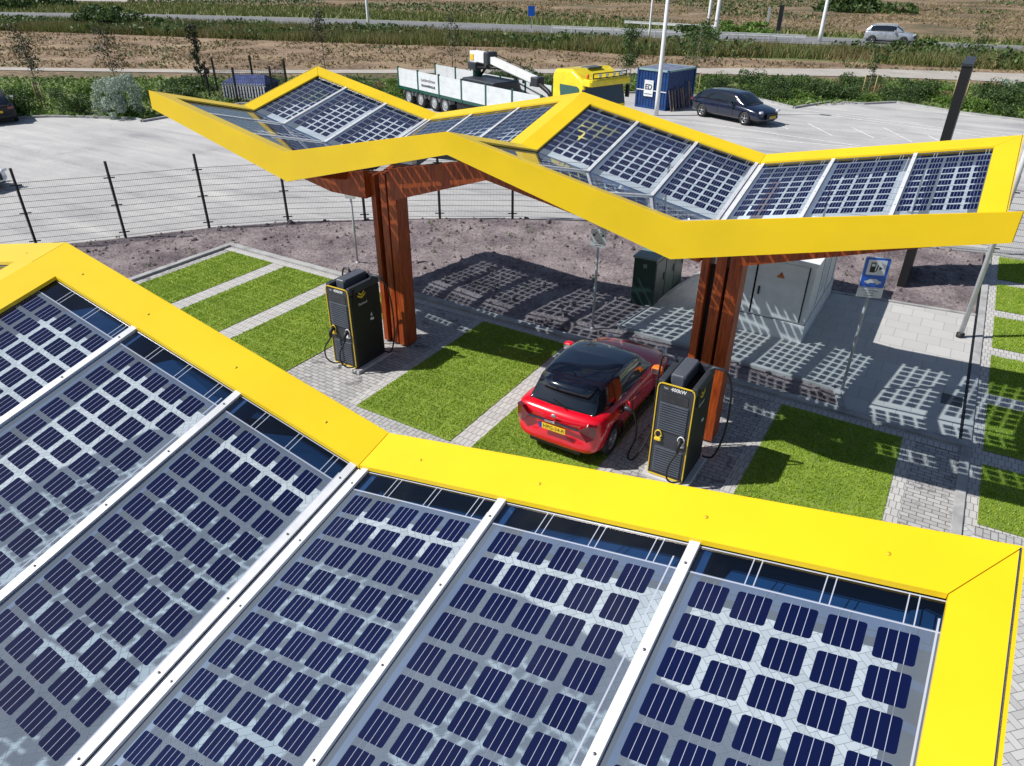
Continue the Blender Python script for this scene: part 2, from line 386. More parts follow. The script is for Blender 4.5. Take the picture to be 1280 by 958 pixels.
def blades(name, base, h, w, mat, parent=None, lean=.35):
    n = len(base); an = nrs.uniform(0, 2*math.pi, n); hh = h*nrs.uniform(.5, 1.25, n)
    dx, dy = np.cos(an)*w/2, np.sin(an)*w/2; la = nrs.uniform(0, 2*math.pi, n); ll = hh*lean*nrs.uniform(0, 1, n)
    a = base.copy(); a[:, 0] -= dx; a[:, 1] -= dy; b = base.copy(); b[:, 0] += dx; b[:, 1] += dy
    c = base.copy(); c[:, 0] += np.cos(la)*ll; c[:, 1] += np.sin(la)*ll; c[:, 2] += hh
    return npmesh(name, np.stack([a, b, c], 1).reshape(-1, 3), np.arange(3*n).reshape(-1, 3), mat, parent)
def text(txt, size, mat, parent, mtx, name='lettering', extrude=.002, align='CENTER', bold=0.0):
    cu = bpy.data.curves.new(name, 'FONT'); cu.body = txt; cu.size = size; cu.extrude = extrude; cu.align_x = align; cu.align_y = 'CENTER'; cu.offset = bold
    cu.resolution_u = 3
    t = bpy.data.objects.new('tmp', cu); link(t)
    dg = bpy.context.evaluated_depsgraph_get(); me = bpy.data.meshes.new_from_object(t.evaluated_get(dg))
    bpy.data.objects.remove(t); me.materials.clear(); me.materials.append(mat); me.name = name
    me.transform(mtx)
    o = bpy.data.objects.new(name, me); link(o, parent); return o
def frame3(o, xd, zd):
    """matrix whose local x is xd, local z (text normal) is zd, at o"""
    x = Vector(xd).normalized(); z = Vector(zd).normalized(); y = z.cross(x).normalized(); z = x.cross(y)
    return Matrix(((x.x, y.x, z.x, o[0]), (x.y, y.y, z.y, o[1]), (x.z, y.z, z.z, o[2]), (0, 0, 0, 1)))
def inpoly(px, py, poly):
    ins = np.zeros(len(px), bool); n = len(poly)
    for i in range(n):
        x1, y1 = poly[i][:2]; x2, y2 = poly[(i+1) % n][:2]
        c = ((y1 > py) != (y2 > py)) & (px < (x2-x1)*(py-y1)/((y2-y1) if y2 != y1 else 1e-9)+x1); ins ^= c
    return ins
def sheet(name, poly, z, mat, kind='structure', parent=None):
    b = MB(); vs = [(p[0], p[1], z) for p in poly]; b.add(vs, [tuple(range(len(vs)))])
    o = b.build(name, mat, parent)
    import bmesh
    bm = bmesh.new(); bm.from_mesh(o.data)
    bmesh.ops.triangulate(bm, faces=bm.faces[:])
    for f in bm.faces:
        if f.normal.z < 0: f.normal_flip()
    bm.to_mesh(o.data); bm.free()
    if kind: o['kind'] = kind
    return o
def evalmesh(o):
    dg = bpy.context.evaluated_depsgraph_get(); me = bpy.data.meshes.new_from_object(o.evaluated_get(dg)); o.modifiers.clear(); o.data = me; return o
# ------------------------------------------------------------------ the setting
M = MT
sheet('ground', [(-900, -300), (900, -300), (900, 900), (-900, 900)], 0, M['field'])
posts = [Vector((x, y, 0)) for x, y in ((-25.9, 6.4), (-25.1, 8.5), (-23.82, 10.5), (-22.3, 12.5), (-20.87, 14.6), (-19.1, 16.45), (-17.05, 18.05), (-14.95, 19.56), (-12.8, 20.9), (-10.5, 22.1), (-8.15, 23.2), (-5.75, 24.05), (-3.3, 24.7), (-.85, 25.3), (1.6, 25.9), (4.1, 26.4), (6.6, 26.9))]
far_edge = [G(0, 150), G(60, 147), G(100, 147.5), G(172, 150), G(178, 153), G(196, 150), G(300, 131), G(420, 131), G(500, 130), G(640, 118), G(800, 117), G(868, 121), G(945, 124), G(992, 136), G(1040, 128), G(1080, 131), G(1120, 129), G(1200, 142), G(1280, 152)]
lx = far_edge[0]-far_edge[2]; rx = Vector((9, .5, 0))
far_ext = [far_edge[0]+Vector((-60, -36, 0))]+far_edge+[far_edge[-1]+Vector((60, 2, 0))]
pl = [Vector((-27, 2, 0)), Vector((-28.5, -20, 0))]
car_park = [(p.x, p.y) for p in far_ext]+[(62, 34), (20, 29.5), (9, 27.4)]+[(p.x+.0, p.y+.12) for p in reversed(posts)]+[(-26.4, 3.6), (-27.6, -30), (-110, -30)]
sheet('car_park', car_park, .012, M['carpark'])
# painted bay lines on the car park
mk = MB()
def stripe(mb, a, b, w, z):
    a, b = Vector(a), Vector(b); d = (b-a).normalized(); n = Vector((-d.y, d.x, 0))*w/2
    mb.add([(p.x, p.y, z) for p in (a-n, b-n, b+n, a+n)], [(0, 1, 2, 3)])
for a, b, w in (((865, 153), (1290, 214), .12), ((1000, 137.5), (1290, 175), .12), ((880, 168), (1200, 196), .12), ((1040, 145), (1290, 180), .14), ((1065, 160), (1092, 173), .1), ((1104, 160), (1140, 178), .1), ((1010, 155), (1040, 170), .1), ((1160, 170), (1200, 190), .1), ((960, 150), (985, 162), .1)):
    stripe(mk, G(*a), G(*b), w, .018)
o = mk.build('road_markings', paint('marking_paint', (.68, .68, .67), .7, vary=.15, scale=6)); o['kind'] = 'structure'
# kerb along the far side of the car park
kb = MB()
for a, b in zip(far_ext[:-1], far_ext[1:]):
    if (a-b).length > .3: kb.bar(Vector((a.x, a.y, .05)), Vector((b.x, b.y, .05)), .16, .14)
o = kb.build('car_park_kerb', M['kerb']); o['kind'] = 'structure'

# far bands: path, verges, road, motorway
def band(name, near, far, z, mat):
    return sheet(name, [(p.x, p.y) for p in near]+[(p.x, p.y) for p in reversed(far)], z, mat)
def ext(pts, l, r):
    pts = [Vector(p) for p in pts]
    return [pts[0]+(pts[0]-pts[1]).normalized()*l]+pts+[pts[-1]+(pts[-1]-pts[-2]).normalized()*r]
path_n = ext([G(0, 88.5), G(300, 92.5), G(600, 92), G(870, 93), G(1100, 97), G(1280, 104)], 60, 80)
path_f = ext([G(0, 85), G(300, 88.5), G(600, 87.5), G(870, 86), G(1100, 87), G(1280, 93)], 60, 80)
road_n = ext([G(0, 24), G(200, 27), G(400, 32), G(700, 43), G(850, 50), G(1060, 58), G(1280, 66)], 90, 120)
road_f = ext([G(0, 16), G(200, 18.5), G(400, 23.5), G(700, 33.5), G(850, 40), G(1060, 49), G(1280, 58.5)], 90, 120)
mow_n = ext([G(0, 86), G(300, 88), G(600, 88), G(870, 87), G(1100, 89), G(1280, 94)], 60, 80)
mow_f = ext([G(0, 38), G(300, 48), G(600, 56), G(800, 68), G(1000, 76), G(1280, 88)], 90, 80)
tg_f = ext([G(0, 25), G(200, 28), G(400, 33), G(700, 44), G(850, 51), G(1060, 60), G(1280, 68)], 90, 120)
band('mown_strip', mow_n, mow_f, .02, M['stubble'])
band('green_strip', mow_f, tg_f, .015, M['verge'])
band('gravel_path', path_n, path_f, .04, M['gravelpath'])
band('far_road', road_n, road_f, .06, M['asphalt'])
vg_f = ext([G(0, 4.5), G(160, 5), G(400, 10), G(640, 23), G(850, 33), G(1060, 44), G(1280, 54)], 90, 120)
band('roadside_verge', road_f, vg_f, .03, M['verge'])
wl = MB()
for q0, q1 in zip(road_n[:-1], road_n[1:]): stripe(wl, q0+(Vector((-.1, .35, 0))), q1+(Vector((-.1, .35, 0))), .18, .075)
for q0, q1 in zip(road_f[:-1], road_f[1:]): stripe(wl, q0-(Vector((-.1, .35, 0))), q1-(Vector((-.1, .35, 0))), .18, .075)
o = wl.build('road_edge_lines', paint('edge_line_paint', (.7, .7, .7), .7)); o['kind'] = 'structure'
hw_n = [G(-200, -1.5), G(180, 3.2), G(420, .5), G(700, -6)]; hw_f = [G(-200, -7), G(180, -1.5), G(420, -5), G(700, -11)]
band('distant_road', hw_n, hw_f, .09, M['gravelpath'])

# turf bays and paving
XL = [(-18.42, -16.56), (-16.04, -14.16), (-13.61, -11.32), (-9.06, -6.73), (-6.29, -4.02), (-1.76, .48)]
YF, YB = 8.79, 13.45
sheet('paved_area', [(-19.0, YF-.02), (1.62, YF-.02), (1.62, 14.02), (-19.0, 14.02)], .030, M['setts'])
for a, b in ((-16.56, -16.04), (-14.16, -13.61), (-6.73, -6.29)):
    sheet('paved_strip', [(a, YF), (b, YF), (b, 13.7), (a, 13.7)], .036, M['strip'])
for a in (-1.98, .48, -9.28, -4.02):
    sheet('paved_strip', [(a, YF), (a+.22, YF), (a+.22, 13.5), (a, 13.5)], .036, M['strip'])
sheet('kerb_paving', [(-18.75, YB), (1.4, YB), (1.4, 13.7), (-18.75, 13.7)], .040, M['strip'])
lane = [(-40, 8.8), (-40, -12), (14, -12), (14, 12.2), (2.0, 11.35), (1.77, 11.35), (1.62, 11.35), (1.62, 8.75), (1.40, 8.75)]
sheet('drive_lane', lane, .026, M['herring'])
sheet('lane_edging', [(-40, 8.55), (1.4, 8.55), (1.4, 8.79), (-40, 8.79)], .034, M['lanesetts'])
sheet('lane_edging', [(1.77, 11.1), (9, 11.9), (9, 12.1), (1.77, 11.33)], .038, M['lanesetts'])
turf = []
for a, b in XL: turf.append([(a, YF), (b, YF), (b, YB), (a, YB)])
ys = [G(1218, 656).y]; YR = [(G(1248, 323).y, G(1243.3, 350.5).y), (G(1242, 356.5).y, G(1241, 389).y), (G(1240, 397).y, G(1237, 436).y), (G(1236, 446).y, G(1229, 493).y), (G(1228, 506).y, G(1223, 564).y), (G(1222, 581.5).y, 11.42)]
sheet('side_paving', [(1.60, 11.34), (9, 12.0), (9, 25.85), (1.60, 25.85)], .0315, M['strip'])
for y1, y0 in YR: turf.append([(1.80, y0), (7.2, y0+.25), (7.2, y1+.25), (1.80, y1)])
for t in turf: sheet('turf_bay', t, .045, M['lawn'])
base = []
for t in turf:
    x0, x1 = min(p[0] for p in t), max(p[0] for p in t); y0, y1 = min(p[1] for p in t), max(p[1] for p in t)
    n = int((x1-x0)*(y1-y0)*1700); x = nrs.uniform(x0, x1, n); y = nrs.uniform(y0, y1, n)
    k = inpoly(x, y, t)
    # thinner growth over the concrete ribs of the grass pavers
    rib = (np.abs(((x/.42) % 1)-.5) > .44) | (np.abs(((y/.42) % 1)-.5) > .44)
    k &= ~(rib & (nrs.uniform(size=n) < .72)); base.append(np.stack([x[k], y[k], np.full(k.sum(), .045)], 1))
base = np.concatenate(base)
o = blades('lawn_grass', base, .036, .02, M['lawnblade'], lean=.8); tag(o, 'short green turf growing in the grass paver bays', 'grass', kind='stuff')
# kerbs
kb = MB()
kb.bbox((-18.95, 13.72, 0), (-6.0, 13.9, .10)); kb.bbox((-18.95, 8.6, 0), (-18.75, 13.72, .10))
kb.bbox((-6.0, 13.72, 0), (1.62, 13.9, .09)); kb.bbox((1.44, 8.8, 0), (1.60, 13.72, .07)); kb.bbox((1.44, 13.9, 0), (1.60, 25.8, .07)); kb.bbox((1.44, 25.8, 0), (9, 25.95, .09))
o = kb.build('kerb', M['kerb'], bevel=.012); o['kind'] = 'structure'
o = MB().bbox((1.38, 13.9, .02), (1.44, 25.7, .046)).build('drain_channel', M['black']); o['kind'] = 'structure'
# slab paved pad
PAD = [(-6.05, 15.0), (-.95, 14.72), (-.70, 13.92), (1.38, 13.92), (1.38, 20.35), (-5.45, 19.6)]
sheet('slab_pad', PAD, .06, M['slab'])
kb = MB(); kb.bar((-6.05, 14.92, .03), (-.95, 14.64, .03), .12, .12); kb.bar((-.95, 14.70, .03), (-.70, 13.92, .03), .12, .12); kb.bar((-6.11, 15.0, .03), (-5.51, 19.6, .03), .1, .12); kb.bar((-5.45, 19.66, .03), (1.38, 20.41, .03), .1, .12)
o = kb.build('pad_edging', M['kerb']); o['kind'] = 'structure'
o = MB().bbox((.98, 15.2, .05), (1.36, 15.65, .072)).build('drain_cover', M['charcoal']); tag(o, 'small dark square drain cover in the pale slab paving', 'drain cover')
# soil bed, a relief of clods
soil_poly = [(-26.2, 3.7)]+[(p.x, p.y+.10) for p in posts]+[(8, 25.9), (1.44, 25.9), (1.44, 20.40), (-5.5, 19.66), (-6.1, 15.0), (-.95, 14.7), (-.75, 13.9), (-18.95, 13.9), (-18.95, 3.7)]
st = .105; gx = np.arange(-26.5, 8.2, st); gy = np.arange(3.5, 27.2, st)
XX, YY = np.meshgrid(gx, gy); keep = inpoly(XX.ravel(), YY.ravel(), soil_poly).reshape(XX.shape)
def edge_fade(x, y):
    d = 1.0
    for (x1, y1), (x2, y2) in zip(soil_poly, soil_poly[1:]+soil_poly[:1]):
        L2 = (x2-x1)**2+(y2-y1)**2
        t = np.clip(((x-x1)*(x2-x1)+(y-y1)*(y2-y1))/L2, 0, 1); dd = np.hypot(x-x1-t*(x2-x1), y-y1-t*(y2-y1)); d = np.minimum(d, dd/.8)
    return d
ED = edge_fade(XX, YY)
ZZ = np.zeros(XX.shape)
for i in range(XX.shape[0]):
    for j in range(XX.shape[1]):
        if keep[i, j]:
            p = Vector((XX[i, j], YY[i, j], 0))
            ZZ[i, j] = .022 + min(1, ED[i, j])*(.035*noise.fractal(p*.55, 1, 2, 3)+.05*abs(noise.noise(p*2.6))+.05*abs(noise.noise(p*5.2)))
idx = -np.ones(XX.shape, int); idx[keep] = np.arange(keep.sum())
vs = np.stack([XX[keep]+nrs.uniform(-.02, .02, keep.sum()), YY[keep]+nrs.uniform(-.02, .02, keep.sum()), np.maximum(ZZ[keep], .02)], 1)
q = keep[:-1, :-1] & keep[1:, :-1] & keep[:-1, 1:] & keep[1:, 1:]
fs = np.stack([idx[:-1, :-1][q], idx[:-1, 1:][q], idx[1:, 1:][q], idx[1:, :-1][q]], 1)
o = npmesh('soil_bed', vs, fs, M['soil']); o['kind'] = 'structure'
sheet('soil_base', [(p[0], p[1]) for p in soil_poly], .016, M['soil'])
# loose clods and stones
N = 11000; cx = nrs.uniform(-26, 7, N); cyy = nrs.uniform(4, 27, N); k = inpoly(cx, cyy, soil_poly); cx, cyy = cx[k], cyy[k]; n = len(cx)
tet = np.array([(-1, -1, -.3), (1, -1, -.3), (1, 1, -.3), (-1, 1, -.3), (-.5, -.6, .8), (.6, -.5, .7), (.5, .6, .9), (-.6, .5, .6)], float)
fc = np.array([(4, 5, 6, 7), (0, 1, 5, 4), (1, 2, 6, 5), (2, 3, 7, 6), (3, 0, 4, 7)])
sz = .015*nrs.gamma(2.0, 1, n)[:, None, None]; an = nrs.uniform(0, 6.28, n); ca, sa = np.cos(an)[:, None], np.sin(an)[:, None]
v = tet[None]*sz*nrs.uniform(.6, 1.3, (n, 8, 1)); vx = v[..., 0]*ca-v[..., 1]*sa; vy = v[..., 0]*sa+v[..., 1]*ca
gi = np.clip(((cyy-gy[0])/st).astype(int), 0, len(gy)-1); gj = np.clip(((cx-gx[0])/st).astype(int), 0, len(gx)-1)
zz = np.maximum(ZZ[gi, gj], .03)
V = np.stack([vx+cx[:, None], vy+cyy[:, None], v[..., 2]+zz[:, None]], -1).reshape(-1, 3)
FF = (fc[None]+np.arange(n)[:, None, None]*8).reshape(-1, 4)
o = npmesh('soil_clods', V, FF, M['soil']); tag(o, 'loose clods and stones lying on the bare soil bed', 'soil', kind='stuff')

# ------------------------------------------------------------------ light and sky
SD = Vector((.72, .51, -1.0)).normalized()
sl = bpy.data.lights.new('sun', 'SUN'); sl.energy = 5.0; sl.angle = R_(.5); sl.color = (1, .965, .91)
so = bpy.data.objects.new('sun', sl); link(so); so.rotation_euler = SD.to_track_quat('-Z', 'Y').to_euler(); so.location = (-20, -15, 30)
w = bpy.data.worlds.new('World'); SC.world = w; w.use_nodes = True; nt = w.node_tree; nt.nodes.clear()
sky = nt.nodes.new('ShaderNodeTexSky'); sky.sky_type = 'NISHITA'; sky.sun_disc = False
sky.sun_elevation = math.asin(-SD.z); sky.sun_rotation = math.atan2(-SD.x, -SD.y); sky.air_density = 1.1; sky.dust_density = .8; sky.ozone_density = 3.0
bg = nt.nodes.new('ShaderNodeBackground'); bg.inputs[1].default_value = .066; wo = nt.nodes.new('ShaderNodeOutputWorld')
tc = nt.nodes.new('ShaderNodeTexCoord'); sx = nt.nodes.new('ShaderNodeSeparateXYZ'); nt.links.new(tc.outputs['Generated'], sx.inputs[0])
def wm(op, a, b=0., c=0.):
    nd = nt.nodes.new('ShaderNodeMath'); nd.operation = op
    for i, v in enumerate((a, b, c)):
        if isinstance(v, bpy.types.NodeSocket): nt.links.new(v, nd.inputs[i])
        else: nd.inputs[i].default_value = v
    return nd.outputs[0]
zc = wm('MAXIMUM', sx.outputs[2], .06)
cb = nt.nodes.new('ShaderNodeCombineXYZ'); nt.links.new(wm('DIVIDE', sx.outputs[0], zc), cb.inputs[0]); nt.links.new(wm('DIVIDE', sx.outputs[1], zc), cb.inputs[1])
cn = nt.nodes.new('ShaderNodeTexNoise'); cn.inputs['Scale'].default_value = 1.15; cn.inputs['Detail'].default_value = 7; cn.inputs['Roughness'].default_value = .58; nt.links.new(cb.outputs[0], cn.inputs['Vector'])
cr = nt.nodes.new('ShaderNodeValToRGB'); cr.color_ramp.elements[0].position = .57; cr.color_ramp.elements[1].position = .74; nt.links.new(cn.outputs[0], cr.inputs[0])
mx = nt.nodes.new('ShaderNodeMix'); mx.data_type = 'RGBA'; mx.inputs[7].default_value = (10, 10.4, 11, 1)
nt.links.new(wm('MULTIPLY', cr.outputs[0], .8), mx.inputs[0]); nt.links.new(sky.outputs[0], mx.inputs[6]); nt.links.new(mx.outputs[2], bg.inputs[0]); nt.links.new(bg.outputs[0], wo.inputs[0])
SC.view_settings.view_transform = 'Standard'; SC.view_settings.look = 'None'; SC.view_settings.exposure = .14; SC.view_settings.gamma = 1
SC.view_settings.use_curve_mapping = False
SC.cycles.max_bounces = 8; SC.cycles.transparent_max_bounces = 24; SC.cycles.use_denoising = True
SC.cycles.sample_clamp_indirect = 6
# ------------------------------------------------------------------ the solar canopies
X = [-15.38, -11.45, -7.42, -3.325, .77]
ZP, ZV = 5.30, 4.48
def zig(x):
    x = min(max(x, X[0]), X[4])
    for a, b, za, zb in ((0, 1, ZP, ZV), (1, 2, ZV, ZP), (2, 3, ZP, ZV), (3, 4, ZV, ZP)):
        if X[a] <= x <= X[b]: return za+(zb-za)*(x-X[a])/(X[b]-X[a])
YO = YB_ = None
def canopy(yl, ym, ys, zm, yc, strip_l, strip_s, label, EW=.36, arms=True):
    """yl: the edge of the long shallow half, ys: the edge of the short steep half, ym: the gutter between"""
    root = empty('solar_canopy', ((X[0]+X[4])/2, ym, 0), 0, label, 'canopy', 'yellow solar canopies over the charging bays')
    off = -root.location
    sl_l, sl_s = (ZP-zm)/abs(yl-ym), (ZP-zm)/abs(ys-ym)
    def Z(x, y, o=0.0):
        y_in_long = (y-ym)*(yl-ym) >= 0
        return zig(x)-(abs(y-yl)*sl_l if y_in_long else abs(y-ys)*sl_s)+o
    def P(x, y, o=0.0): return Vector((x, y, Z(x, y, o)))+off
    def built(mb, name, mat, bevel=0): return mb.build(name, mat, root, bevel)
    BW = .36; T = .035; RI = .045          # band width, thickness, height over the glass
    parts = []
    for yo, nm in ((yl, 1), (ys, 1)):
        sg = 1 if yo > ym else -1           # outward direction
        yi = yo-sg*BW
        fb = MB()
        for k in range(4):
            xa, xb = X[k], X[k+1]
            ia = xa+EW if k == 0 else xa; ib = xb-EW if k == 3 else xb
            g = .004
            poly = [P(xa+g, yo, RI), P(xb-g, yo, RI), Vector((ib-g, yi, zig(xb if k < 3 else ib)-BW*(sl_l if yo == yl else sl_s)+RI))+off, Vector((ia+g, yi, zig(xa if k > 0 else ia)-BW*(sl_l if yo == yl else sl_s)+RI))+off]
            fb.slab(poly if sg < 0 else poly[::-1], T)
            # outward face, leaning in towards the bottom
            ins = -.015; ha, hb_ = (.37, .58)[k % 2], (.58, .37)[k % 2]; da = db = 0
            top_a, top_b = P(xa, yo+sg*.012, RI), P(xb, yo+sg*.012, RI)
            bot_a = top_a+Vector((da, -sg*ins, -ha)); bot_b = top_b+Vector((-db, -sg*ins, -hb_))
            q = [top_a, bot_a, bot_b, top_b]
            if sg > 0: q = q[::-1]
            fb.slab(q, .022, up=(0, sg, 0))
            # dark inner lining and soffit
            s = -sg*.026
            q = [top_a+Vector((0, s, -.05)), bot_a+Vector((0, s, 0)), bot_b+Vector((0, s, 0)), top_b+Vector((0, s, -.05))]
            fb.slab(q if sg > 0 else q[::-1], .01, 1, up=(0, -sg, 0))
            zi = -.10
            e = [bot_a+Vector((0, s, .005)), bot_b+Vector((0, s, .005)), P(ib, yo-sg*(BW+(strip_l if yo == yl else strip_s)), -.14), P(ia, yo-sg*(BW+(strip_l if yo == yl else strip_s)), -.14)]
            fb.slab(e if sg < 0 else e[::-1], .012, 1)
        for k in range(4):
            for q in (.12, .38, .62, .88):
                xx = X[k]+(X[k+1]-X[k])*(q+.02*math.sin(k*7+q*9)); c_ = P(xx, yo-sg*BW*.55, RI+.001); fb.lathe([(.0001, .005), (.012, .004), (.014, 0)], 'Z', c_, 8, 2)
                c_ = P(X[k]+(X[k+1]-X[k])*q, yo+sg*.014, -.06); 
        built(fb, 'fascia', [M['yellow'], M['lining'], M['capyellow']])
    for xe, sg in ((X[0], -1), (X[4], 1)):
        fb = MB(); xi = xe-sg*EW
        for yo in (yl, ys):
            so_ = 1 if yo > ym else -1; yi = yo-so_*BW; sl = sl_l if yo == yl else sl_s
            g = .004*so_
            zi_o = zig(xe)+RI
            poly = [Vector((xe, yo-g, zig(xe)+RI))+off, Vector((xe, ym, Z(xe, ym, RI)))+off, Vector((xi, ym, Z(xi, ym, RI)))+off, Vector((xi, yi-g, zig(xi)-BW*sl+RI))+off]
            fl = (sg*so_) > 0
            fb.slab(poly[::-1] if fl else poly, T)
            ta = Vector((xe+sg*.012, yo-.01*so_, zig(xe)+RI))+off; tb = Vector((xe+sg*.012, ym, Z(xe, ym, RI)))+off
            ba = ta+Vector((0, 0, -.37)); bb = tb+Vector((0, 0, -.40))
            q = [ta, ba, bb, tb]
            fb.slab(q if fl else q[::-1], .022, up=(sg, 0, 0))
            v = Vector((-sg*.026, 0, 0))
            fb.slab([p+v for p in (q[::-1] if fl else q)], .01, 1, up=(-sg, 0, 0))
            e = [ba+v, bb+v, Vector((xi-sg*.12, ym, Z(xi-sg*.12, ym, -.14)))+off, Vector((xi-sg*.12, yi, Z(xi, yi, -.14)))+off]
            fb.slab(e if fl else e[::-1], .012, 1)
        built(fb, 'fascia', [M['yellow'], M['lining']])
    # the ridge band across the middle peak
    rb = MB()
    for sd in (-1, 1):
        for yo in (yl, ys):
            so_ = 1 if yo > ym else -1; yi = yo-so_*BW
            a = [P(X[2], yi, RI), P(X[2]+sd*BW, yi, RI), P(X[2]+sd*BW, ym, RI), P(X[2], ym, RI)]
            up = sd*so_ > 0
            rb.slab(a[::-1] if up else a, T)
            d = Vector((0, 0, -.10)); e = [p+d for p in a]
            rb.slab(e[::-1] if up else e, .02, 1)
    built(rb, 'ridge_band', [M['yellow'], M['lining']])
    # panels, bars, rafters
    for xv in (X[1], X[3]):
        for sd in (-1, 1):
            xp = xv+sd*4.08 if False else X[X.index(xv)+sd]
            L = abs(xp-xv)
            BE = EW if xp in (X[0], X[4]) else BW; cuts = [(.108, 1.268), (1.352, 2.578), (2.662, L-BE)]
            for yo in (yl, ys):
                so_ = 1 if yo > ym else -1; sl = sl_l if yo == yl else sl_s
                depth = abs(yo-ym); y0 = yo-so_*(BW-.02); y1 = ym+so_*.02
                slen = math.sqrt(1+sl*sl)
                for a, b in cuts:
                    xa, xb = xv+sd*a, xv+sd*b
                    xl_, xr_ = min(xa, xb), max(xa, xb)
                    me = bpy.data.meshes.new('solar_panel')
                    vs = [P(xl_-.012, y0), P(xr_+.012, y0), P(xr_+.012, y1), P(xl_-.012, y1)]
                    order = (0, 1, 2, 3) if so_ < 0 else (3, 2, 1, 0)
                    me.from_pydata(vs, [], [order])
                    uvl = me.uv_layers.new(name='UVMap'); wd = xr_-xl_; mid = (wd-5*.2135)/2
                    st_ = (strip_l if yo == yl else strip_s)+.01
                    dl = abs(y1-y0)*slen
                    # first cell column sits near the left bar as seen from the outer edge looking in
                    uvs = {0: (-mid*.9, -st_), 1: (wd-mid*.9, -st_), 2: (wd-mid*.9, dl-st_), 3: (-mid*.9, dl-st_)}
                    for li, lp in enumerate(me.loops): uvl.data[li].uv = uvs[lp.vertex_index]
                    rows = int((dl-st_-.12)/.2135)
                    at = me.attributes.new('vmax', 'FLOAT', 'POINT')
                    for i in range(4): at.data[i].value = rows*.2135
                    me.materials.append(M['pv_glass']); me.update()
                    link(bpy.data.objects.new('solar_panel', me), root)
                bars = [.062, 1.31, 2.62]
                for bi, a in enumerate(bars):
                    x = xv+sd*a
                    bm_ = MB(); w_ = .062
                    p0, p1 = P(x, y0+so_*.02, .012), P(x, y1-so_*.01, .012)
                    tilt = Vector((-(ZP-ZV)/4.1*sd, 0, 1)); bm_.bar(p0, p1, w_, .022, 0, up=tilt)
                    nb = int(depth/.55)
                    for q in range(nb):
                        t = (q+.35)/nb; c_ = p0.lerp(p1, t)+Vector((0, 0, .018)); bm_.lathe([(0.0001, .0), (.008, .0), (.008, -.008)], 'Z', c_, 8, 1)
                    built(bm_, 'glazing_bar', [M['alu'], M['bolt']])
                    rf = MB(); xr = x if bi else x+sd*.0
                    if bi or sd < 0 or True:
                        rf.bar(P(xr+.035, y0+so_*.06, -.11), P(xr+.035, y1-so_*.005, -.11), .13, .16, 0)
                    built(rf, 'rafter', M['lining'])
                # edge rafter under each band
                rf = MB(); xx = xv+sd*(L-BE+.05)
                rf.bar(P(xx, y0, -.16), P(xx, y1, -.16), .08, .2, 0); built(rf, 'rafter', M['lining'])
            # gutter between the twin bars in the valley
    for xv in (X[1], X[3]):
        gt = MB()
        for yo in (yl, ys):
            so_ = 1 if yo > ym else -1
            gt.bar(P(xv, yo-so_*BW, -.004), P(xv, ym, -.004), .05, .012)
        built(gt, 'valley_gutter', M['alu'])
    # cross gutter along the middle, clear trims
    for k in range(4):
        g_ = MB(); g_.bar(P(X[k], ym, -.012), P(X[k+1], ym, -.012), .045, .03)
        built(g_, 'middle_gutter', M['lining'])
    # timber: columns and the long rising beams
    sgl = 1 if yl > ym else -1
    for (c0, c1), xv in (((-10.47, -9.79), X[1]), ((-3.23, -2.55), X[3])):
        wd = c1-c0; cm = (c0+c1)/2
        cl = MB(); fs_ = -1; yfz = yc-.19; ybz = yc+.19
        ztop = lambda x, y: Z(x, y, -.30)
        def post(xa, xb, ya, yb2):
            lo, hi = min(ya, yb2), max(ya, yb2)
            zt = min(ztop(xa, lo), ztop(xb, lo), ztop(xa, hi), ztop(xb, hi))
            cl.bbox((xa, lo, .07), (xb, hi, zt))
        post(c0, c0+.13, yfz, ybz)
        post(c0+.24, c0+.41, yfz+.02, ybz-.02)
        post(c1-.21, c1, yfz, ybz)
        for v in range(len(cl.v)): cl.v[v] = tuple(Vector(cl.v[v])+off)
        co = cl.build("column", M["wood"], root, .008)
        ft = MB()
        lo, hi = yfz+.03, ybz-.03
        ft.bbox((c0+.05, yc-.02, .07), (c1-.05, yc+.06, 3.4)); ft.bbox((c0+.04, lo+.02, .02), (c1-.04, hi-.02, .069))
        
        for v in range(len(ft.v)): ft.v[v] = tuple(Vector(ft.v[v])+off)
        ft.build('steel_core', M['black'], co)
    # long beams: from the columns up to each peak
    def beam(xa, za, xb, zb, ya, name='timber_beam'):
        b = MB(); th = .16
        for s in (0,):
            ta, tb = Z(xa, ya, -.32), Z(xb, ya, -.32)
            f = lambda yy: [Vector((xa, yy, za)), Vector((xb, yy, zb)), Vector((xb, yy, max(tb, zb+.12))), Vector((xa, yy, max(ta, za+.12)))]
            A, B_ = f(ya-th/2), f(ya+th/2)
            vs = [v+off for v in A+B_]
            b.add(vs, [(0, 1, 2, 3), (7, 6, 5, 4), (0, 4, 5, 1), (1, 5, 6, 2), (2, 6, 7, 3), (3, 7, 4, 0)])
        b.build(name, M['wood'], root)
    for ya in (yc-.27, yc+.27):
        dz = (abs(ya-yc)*.0)
        beam(-9.79, 3.52, X[2], 4.28, ya); beam(X[2], 4.28, -3.23, 3.52, ya)
        beam(X[1], 3.46, -10.47, 3.46, ya); beam(X[0]+.3, 4.2, X[1], 3.46, ya)
        beam(-2.55, 3.60, X[4]-.08, 4.64, ya)
    # closed timber ceiling of the box girder between the two beams
    bx = MB(); ya, yb2 = yc+.25, yc-.25
